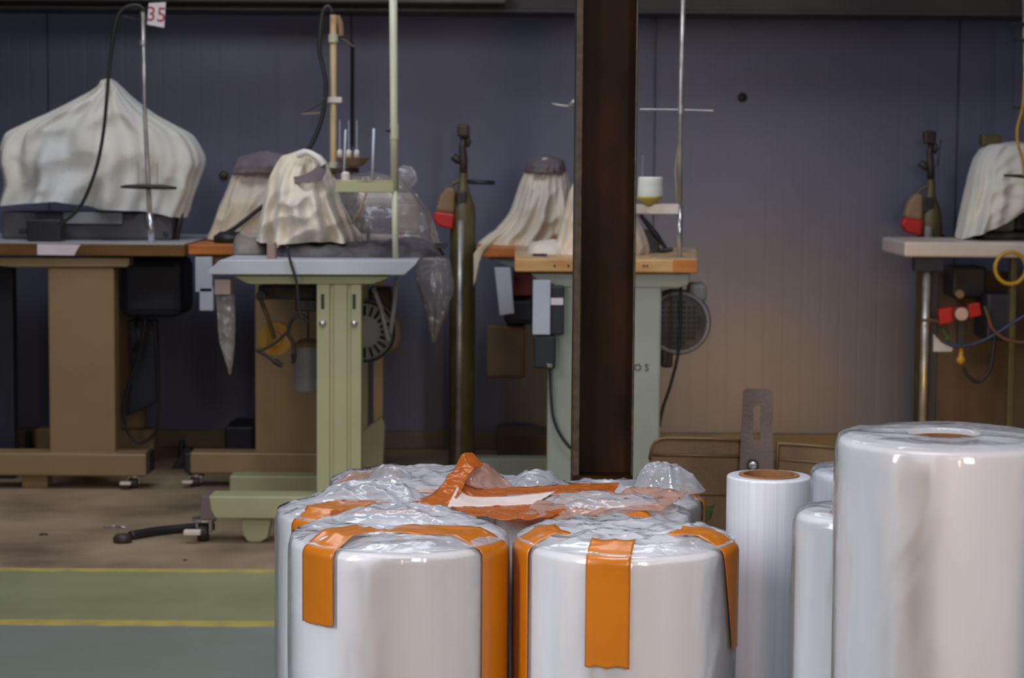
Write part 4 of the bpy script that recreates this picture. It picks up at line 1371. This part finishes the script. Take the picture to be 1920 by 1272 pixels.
YD2 = 5.75
root = thing('sewing_table', (at(1130, 1000, YD2).x, YD2 + 0.1, 0), 'light plywood sewing table with grey green pedestal behind the steel column', 'table', 'covered sewing machine tables')
zD2 = at(1240, 487, YD2).z
x0, x1 = at(965, 500, YD2).x, at(1308, 500, YD2).x
xk0, xk1 = at(965, 462, YD2 + 0.8).x, at(1308, 462, YD2 + 0.8).x
zk = at(1240, 512, YD2).z
mb = MB()
vv = [mb.bm.verts.new(p) for p in ((x0, YD2, zk), (x1, YD2, zk), (xk1, YD2 + 0.8, zk), (xk0, YD2 + 0.8, zk), (x0, YD2, zD2), (x1, YD2, zD2), (xk1, YD2 + 0.8, zD2), (xk0, YD2 + 0.8, zD2))]
for f in ((0, 3, 2, 1), (4, 5, 6, 7), (0, 1, 5, 4), (1, 2, 6, 5), (2, 3, 7, 6), (3, 0, 4, 7)):
    mb.bm.faces.new([vv[i] for i in f])
top = mb.build('tabletop', M['wood'], root, bevel=0.004)
pts = [(x0 + 0.006, YD2 + 0.006), (x1 - 0.006, YD2 + 0.006), (xk1 - 0.006, YD2 + 0.794), (xk0 + 0.006, YD2 + 0.794)]
mb = MB()
v0 = [mb.bm.verts.new((x, y, zD2 - 0.001)) for x, y in pts]; v1 = [mb.bm.verts.new((x, y, zD2 + 0.001)) for x, y in pts]
mb.bm.faces.new(v0); mb.bm.faces.new(v1[::-1])
for i in range(4):
    mb.bm.faces.new((v0[i], v0[(i + 1) % 4], v1[(i + 1) % 4], v1[i]))
mb.build('top_face', M['wood_top'], top)
for x in (1040, 1066, 1207, 1213):
    a = at(x, 499, YD2)
    MB().lathe((a.x, YD2, a.z), [(0.0035, -.001), (0.0035, 0.0008)], 8, 'Y').build('knot', M['dark'], top)
mb = MB(); pb(mb, 1262, 1305, 488, 511, YD2 - 0.001, YD2 + 0.002); mb.build('scorched_end', M['wood_orange'], top)
pts = [(at(x, y, YD2).x, at(x, y, YD2).z) for x, y in ((995, 514), (1297, 514), (1292, 536), (1275, 541), (1050, 540), (1010, 528))]
MB().prism(pts, YD2 + 0.03, YD2 + 0.12).build('top_bracket', M['greygreen'], root, bevel=0.003)
mb = MB(); xq0, xq1 = at(1027, 700, YD2 + .03).x, at(1239, 700, YD2 + .03).x
ped = MB().box(xq0, xq1, YD2 + 0.035, YD2 + 0.11, 0.08, zk - 0.03).build('column', M['greygreen'], root, bevel=0.006)
MB().box(xq0 - 0.12, xq1 + 0.1, YD2 + 0.03, YD2 + 0.12, 0.0, 0.08).build('base_beam', M['greygreen'], root, bevel=0.006)
q = at(1203, 690, YD2 + 0.034)
text_part('O S', (q.x - 0.001, YD2 + 0.0335, q.z), 0.027, M['dark'], ped, name='stencil_letters')
mb = MB(); pb(mb, 999, 1032, 526, 628, YD2 - 0.005, YD2 + 0.02); mb.build('white_panel', M['bluegrey'], root, bevel=0.002)
mb = MB(); pb(mb, 1033, 1058, 536, 628, YD2 + 0.0, YD2 + 0.03); sw = mb.build('switch_box', M['black'], root, bevel=0.004)
mb = MB(); pb(mb, 1033, 1056, 559, 572, YD2 - 0.003, YD2 + 0.002); mb.build('switch_label', M['signwhite'], sw)
mb = MB(); pb(mb, 1001, 1042, 630, 692, YD2 + 0.0, YD2 + 0.032); mb.build('motor_switch', M['black'], root, bevel=0.006)
mb = MB(); pb(mb, 1026, 1036, 683, 690, YD2 - 0.004, YD2 + 0.002); mb.build('cable_gland', M['chrome'], root, bevel=0.002)
cable('power_cable', [(1031, 688), (1033, 740), (1038, 785), (1052, 818), (1072, 842), (1090, 850)], YD2 + 0.02, 0.0042, M['black'], 'black cable curving from motor switch down behind the steel column', 'cable')
# motor at right
YQ = YD2 + 0.3
q = at(1272, 605, YQ)
mot = MB().lathe((q.x, YQ, q.z), [(0.085, -0.2), (0.095, -0.02), (0.092, 0.0), (0.075, 0.008), (0.05, 0.01), (0, 0.012)], 40, 'Y').build('motor', M['oldgrey'], root)
smooth_by_angle(mot)
for i in range(-4, 5):
    for j in range(-4, 5):
        if (i * i + j * j) ** 0.5 < 4.3 and (i or j):
            MB().box(q.x + i * 0.0145 - 0.0048, q.x + i * 0.0145 + 0.0048, YQ - 0.0135, YQ - 0.004, q.z + j * 0.0145 - 0.0045, q.z + j * 0.0145 + 0.0045).build('grille_hole', M['black'], mot)
MB().tube([Vector((q.x, YQ - 0.006, q.z)) + Vector((math.cos(k * PI / 24), 0, math.sin(k * PI / 24))) * 0.084 for k in range(49)], 0.006, 8).build('grille_ring', M['grey'], mot, smooth=True)
q2 = at(1318, 545, YQ)
mb = MB(); pb(mb, 1292, 1326, 532, 568, YQ - 0.0, YQ + 0.1); mb.build('terminal_box', M['grey'], mot, bevel=0.012)
mb = MB(); pb(mb, 1240, 1262, 652, 690, YQ - 0.0, YQ + 0.06); mb.build('motor_foot', M['dark'], mot, bevel=0.006)
cable('machine_cable', [(1276, 520), (1276, 600), (1272, 660), (1258, 720), (1243, 765), (1236, 800)], YD2 + 0.15, 0.0045, M['black'], 'black cable hanging in front of the round motor grille', 'cable')
cover('dust_cover', 'pale cloth cover mostly hidden behind the steel column',
      [(330, 1088, 1140), (338, 1078, 1158), (360, 1068, 1172), (390, 1060, 1186), (420, 1052, 1200), (450, 1046, 1214), (470, 1040, 1218), (478, 1036, 1216)],
      None, YD2 + 0.35, 0.14, mat('pinkish_cotton_cover', (0.76, 0.63, 0.5), 0.9, var=0.08, bump=0.3, bscale=30), 19.5, 6, 0.08, 2.3)
rg = rag('grey_rag', 'pale cloth bunched at the plywood table left end', 990, 1060, 462, 480, YD2 + 0.25, YD2 + 0.55, 9.4, M['cloth_b'], zD2 + 0.001)
pq = at(1012, 478, YD2 + 0.15)
mb = MB().box(pq.x - 0.02, pq.x + 0.02, YD2 + 0.12, YD2 + 0.16, zD2 + 0.001, zD2 + 0.007)
tag(mb.build('small_clip', M['dark'], None, bevel=0.002), 'small dark clip on the plywood table left end', 'clip')
# thread stand D
YW = YD2 + 0.12
root = thing('thread_stand', (at(1275, 485, YW).x, YW, zD2), 'thin steel thread stand with crossbar right of the column', 'thread stand', 'thread stands')
MB().tube(P([(1274, 487), (1275, 385)], YW), 0.0078, 12).build('sleeve', M['chrome'], root, smooth=True)
MB().tube(P([(1275, 400), (1276, 200), (1282, -40)], YW), 0.0062, 12).build('pole', M['steel'], root, smooth=True)
MB().tube(P([(1200, 205), (1278, 206), (1338, 208)], YW), 0.0022, 8).build('crossbar', M['steel'], root)
q = at(1277, 205, YW); MB().lathe((q.x, YW, q.z), [(0.009, -0.012), (0.009, 0.012)], 12).build('collar', M['steel'], root)
mb = MB(); pb(mb, 1186, 1274, 382, 402, YW - 0.012, YW - 0.003); mb.build('spool_arm', M['steel'], root, bevel=0.002)
MB().tube(P([(1280, 206), (1266, 320), (1270, 385)], YW + 0.01), 0.0018, 6).build('brace_wire', M['tanpole'], root)
q = at(1218, 375, YW - 0.03)
mb = MB().lathe((q.x, YW - 0.03, q.z), [(0.004, -0.018), (0.012, -0.012), (0.032, 0.002), (0.036, 0.007), (0.034, 0.009), (0, 0.009)], 28)
mb.build('spool_dish', mat('yellow_dish_plastic', (0.5, 0.38, 0.06), 0.45), root, smooth=True)
z_s = q.z + 0.0095
MB().tube([(q.x - 0.02, YW - 0.03, z_s), (q.x - 0.02, YW - 0.03, z_s + 0.11)], 0.0015, 6).build('spool_pin', M['steel'], root)
mb = MB().lathe((q.x + 0.002, YW - 0.03, z_s), [(0.034, 0), (0.035, 0.003), (0.0335, 0.05), (0.031, 0.053), (0.01, 0.053), (0, 0.053)], 36)
tag(smooth_by_angle(mb.build('thread_spool', M['white'], None)), 'white thread cone on the yellow dish right of the column', 'spool')
mb = MB()
pts = [(at(x, y, YD2 + 0.4).x, at(x, y, YD2 + 0.4).z) for x, y in ((1205, 432), (1222, 430), (1238, 440), (1236, 476), (1216, 478))]
mb.prism(pts, YD2 + 0.4, YD2 + 0.45)
mb.tube(P([(1200, 402), (1228, 438), (1250, 468)], YD2 + 0.4), [0.006, 0.009, 0.005], 8)
mb.tube(P([(1236, 470), (1262, 468)], YD2 + 0.38), [0.008, 0.006], 8)
tag(mb.build('machine_lever', M['black'], None, bevel=0.002), 'black machine lever on plywood table beside the pale cover', 'lever')
# guide of a stand behind the column
mb = MB(); mb.tube(P([(1034, 195), (1060, 199), (1084, 199)], 6.4), 0.0035, 8); mb.tube(P([(1068, 199), (1076, 190), (1100, 186)], 6.4), 0.006, 8)
mb.tube(P([(1096, 190), (1099, 300), (1100, 462)], 6.4), 0.007, 10)
tag(mb.build('thread_stand', M['steel'], None, smooth=True), 'thread guide arm poking out left of the steel column', 'thread stand', 'thread stands')

# ================================================================== TABLE E, far right
YE = 6.8
root = thing('sewing_table', (at(1800, 900, YE).x, YE, 0), 'white topped machine bench at the far right', 'table', 'covered sewing machine tables')
zE = at(1800, 454, YE).z
x0, x1 = at(1696, 470, YE).x, at(2150, 470, YE).x
MB().box(x0, x1, YE, YE + 0.42, at(1800, 483, YE).z, zE).build('tabletop', M['laminate_white'], root, bevel=0.008)
zu = at(1800, 484, YE).z
MB().box(at(1718, 500, YE).x, at(1772, 500, YE).x, YE + 0.01, YE + 0.08, at(1740, 510, YE).z, zu).build('leg_socket', M['navy'], root, bevel=0.003)
MB().tube([(at(1736, 650, YE).x, YE + 0.03, 0), (at(1738, 650, YE).x, YE + 0.03, at(1740, 508, YE).z)], 0.0125, 16).build('leg', M['steel'], root, smooth=True)
MB().box(at(1748, 650, YE).x, at(1764, 650, YE).x, YE + 0.05, YE + 0.1, 0, zu).build('leg', M['navy'], root, bevel=0.003)
MB().box(at(1895, 650, YE).x, at(1906, 650, YE).x, YE + 0.02, YE + 0.06, 0, zu).build('leg', M['olive'], root, bevel=0.003)
MB().box(at(2100, 650, YE).x, at(2120, 650, YE).x, YE + 0.02, YE + 0.06, 0, zu).build('leg', M['steel'], root, bevel=0.003)
MB().box(at(1765, 650, YE).x, at(2100, 650, YE).x, YE + 0.35, YE + 0.37, at(1800, 830, YE).z, at(1800, 520, YE).z).build('rear_panel', M['box_brown'], root)
mb = MB(); pb(mb, 1850, 1904, 552, 640, YE + 0.05, YE + 0.25); mb.build('motor', M['navy'], root, bevel=0.01)
mb = MB(); pb(mb, 1786, 1850, 500, 560, YE + 0.15, YE + 0.3); mb.build('solenoid_block', M['black'], root, bevel=0.01)
root = thing('air_regulator', (at(1802, 590, YE).x, YE + 0.02, at(1802, 590, YE).z), 'red air regulator with round gauge under the far right bench', 'regulator')
pts = [(at(x, y, YE).x, at(x, y, YE).z) for x, y in ((1759, 580), (1785, 576), (1786, 604), (1762, 610))]
MB().prism(pts, YE - 0.01, YE + 0.03).build('red_body', M['red'], root, bevel=0.004)
pts = [(at(x, y, YE).x, at(x, y, YE).z) for x, y in ((1815, 571), (1836, 567), (1840, 591), (1818, 597))]
MB().prism(pts, YE - 0.01, YE + 0.03).build('red_body', M['red'], root, bevel=0.004)
mb = MB(); pb(mb, 1783, 1818, 575, 600, YE + 0.0, YE + 0.03); mb.build('manifold', mat('maroon_metal', (0.15, 0.01, 0.01), 0.4), root, bevel=0.003)
q = at(1802, 589, YE)
MB().lathe((q.x, YE - 0.01, q.z), [(0.02, -0.015), (0.021, 0.004), (0.018, 0.006), (0, 0.006)], 24, 'Y').build('gauge', mat('gauge_face', (0.6, 0.42, 0.33), 0.4), root)
q = at(1800, 552, YE); MB().lathe((q.x, YE - 0.0, q.z), [(0.013, -0.02), (0.013, 0.004), (0.008, 0.005), (0, 0.004)], 18, 'Y').build('knob', M['tan'], root)
pts = [(at(x, y, YE).x, at(x, y, YE).z) for x, y in ((1764, 610), (1776, 610), (1784, 640), (1774, 642))]
MB().prism(pts, YE, YE + 0.015).build('filter_bowl', M['chipped'], root, bevel=0.002)
mb = MB(); pb(mb, 1797, 1812, 602, 650, YE + 0.0, YE + 0.03); bowl = mb.build('regulator_bowl', M['black'], root, bevel=0.004)
q = at(1803, 676, YE)
MB().lathe((q.x, YE + 0.01, q.z), [(0.005, -0.014), (0.013, -0.006), (0.014, 0.004), (0.008, 0.012), (0.006, 0.05)], 16).build('drain_cap', M['yellow'], root, smooth=True)
mb = MB(); pts = [(at(x, y, YE).x, at(x, y, YE).z) for x, y in ((1755, 628), (1770, 645), (1792, 655), (1790, 662), (1755, 662))]
mb.prism(pts, YE + 0.045, YE + 0.05)
mb.build('mounting_plate', M['bluegrey'], root)
MB().tube(P([(1728, 601), (1745, 601), (1762, 604)], YE), [0.005, 0.006, 0.004], 8).build('inlet_fitting', M['olive'], root)
MB().tube(P([(1846, 574), (1852, 592)], YE), [0.004, 0.006], 8).build('outlet_fitting', M['olive'], root)
cable('air_hose', [(1772, 640), (1785, 647), (1815, 648), (1850, 636), (1890, 612), (1925, 590)], YE - 0.005, 0.005, M['blue'], 'dark blue air hose sagging below the red regulator', 'hose')
cable('air_hose', [(1852, 592), (1862, 618), (1885, 636), (1915, 642), (1945, 636)], YE - 0.01, 0.0045, mat('reddish_hose', (0.2, 0.07, 0.04), 0.4), 'reddish brown air hose sagging right of the regulator', 'hose')
cable('air_hose', [(1806, 690), (1815, 706), (1835, 716), (1855, 695), (1862, 660), (1866, 620)], YE + 0.05, 0.006, M['black'], 'black hose looping low under the far right bench', 'hose')
ring = [(1895 + 29 * math.cos(k * PI / 12), 503 + 30 * math.sin(k * PI / 12)) for k in range(25)]
o = MB().tube(P(ring, YE - 0.03), 0.0065, 10).build('air_hose', M['hose'], None, smooth=True)
tag(o, 'yellow air hose coiled in a ring at the white bench edge', 'hose')
cable('air_hose', [(1921, 150), (1918, 200), (1908, 240), (1909, 270), (1917, 300), (1920, 330)], YE + 0.02, 0.005, M['hose'], 'yellow hose dropping beside the stand at the photo right edge', 'hose')
mb = MB(); pb(mb, 1868, 1890, 536, 548, YE - 0.0, YE + 0.03)
root = thing('thread_stand', (at(1924, 450, YE + .05).x, YE + 0.05, zE), 'stand with short dark arm at the photo right edge', 'thread stand', 'thread stands')
MB().tube(P([(1926, 455), (1924, 300), (1920, -30)], YE + 0.05), 0.006, 10).build('pole', M['steel'], root, smooth=True)
MB().tube(P([(1882, 329), (1925, 331)], YE + 0.04), [0.0035, 0.007], 8).build('spool_arm', M['dark'], root)
for y in (45, 75, 202):
    MB().tube(P([(1900, y), (1924, y)], YE + 0.04), [0.004, 0.005], 8).build('guide_arm', M['dark'], root)
cover('dust_cover', 'white pleated cloth cover on the far right bench',
      [(272, 1848, 1950), (280, 1838, 1960), (300, 1826, 1966), (330, 1818, 1970), (360, 1812, 1972), (390, 1806, 1975), (415, 1800, 1978), (430, 1796, 1980)],
      [(1795, 18), (1830, 4), (1870, -14), (1900, -34), (1980, -34)], YE + 0.25, 0.15, M['cloth'], 25.0, 8, 0.07, 2.8)
mb = MB(); pb(mb, 1842, 1878, 252, 274, YE + 0.22, YE + 0.28)
tag(mb.build('green_box', M['olive'], None, bevel=0.006), 'olive green cap showing above the far right cover', 'box')
root = thing('sewing_machine', (at(1900, 450, YE + .2).x, YE + 0.25, zE), 'green grey machine base under the far right cover', 'sewing machine')
a, b = at(1845, 440, YE + .15), at(1990, 440, YE + .15)
MB().box(a.x, b.x, YE + 0.15, YE + 0.35, zE + 0.0005, at(1900, 436, YE + .15).z).build('bed', M['dark'], root, bevel=0.01)
mb = MB(); pb(mb, 1858, 1905, 400, 436, YE + 0.17, YE + 0.3); mb.build('hook_cover', mat('pale_green_enamel', (0.2, 0.22, 0.14), 0.4), root, bevel=0.015)
mb = MB(); pb(mb, 1905, 1960, 290, 436, YE + 0.18, YE + 0.32); mb.build('machine_column', M['dark'], root, bevel=0.015)
mb = MB(); pb(mb, 1850, 1960, 285, 320, YE + 0.18, YE + 0.32); mb.build('arm', M['dark'], root, bevel=0.015)
steamer(1744, 7.32, 'cylinder with dark valve and red band behind the white bench', False, 12)

# floor clutter
o = MB().tube(curve([Vector((at(x, 1000, zt(y, 0.012)).x, zt(y, 0.012), 0.012)) for x, y in ((400, 990), (340, 996), (290, 1002), (245, 1010))]), [0.012] * 12 + [0.0125] * 13, 10).build('floor_hose', M['black'], None, smooth=True)
tag(o, 'black hose lying on the concrete beside the near caster', 'hose')
yy = zt(1016, 0.01)
o = MB().lathe((at(230, 1010, yy).x, yy, 0), [(0.024, 0), (0.026, 0.012), (0.018, 0.022), (0, 0.024)], 18).build('hose_end', M['dark'], None, smooth=True)
tag(o, 'dark round end piece on the floor left of the black hose', 'fitting')
yy = zt(997, 0.0)
o = MB().tube([Vector((at(x, 995, yy).x, yy + d, 0.003)) for x, d in ((195, 0), (212, 0.02), (222, 0.01), (235, 0.0))], 0.0025, 6).build('bent_wire', M['chrome'], None, smooth=True)
tag(o, 'bit of shiny bent wire on the concrete floor', 'wire')
for x, y, s, lb in ((82, 1010, 0.014, 'flat dark scrap on the concrete, furthest left of the floor litter'), (347, 1056, 0.006, 'tiny rust coloured chip near the upper yellow line')):
    yy = zt(y, 0)
    c0 = at(x, y, yy)
    o = MB().lathe((c0.x, yy, 0.0), [(s, 0), (s * 0.8, 0.003), (0, 0.004)], 7).build('floor_scrap', M['dark'], None)
    tag(o, lb, 'scrap')
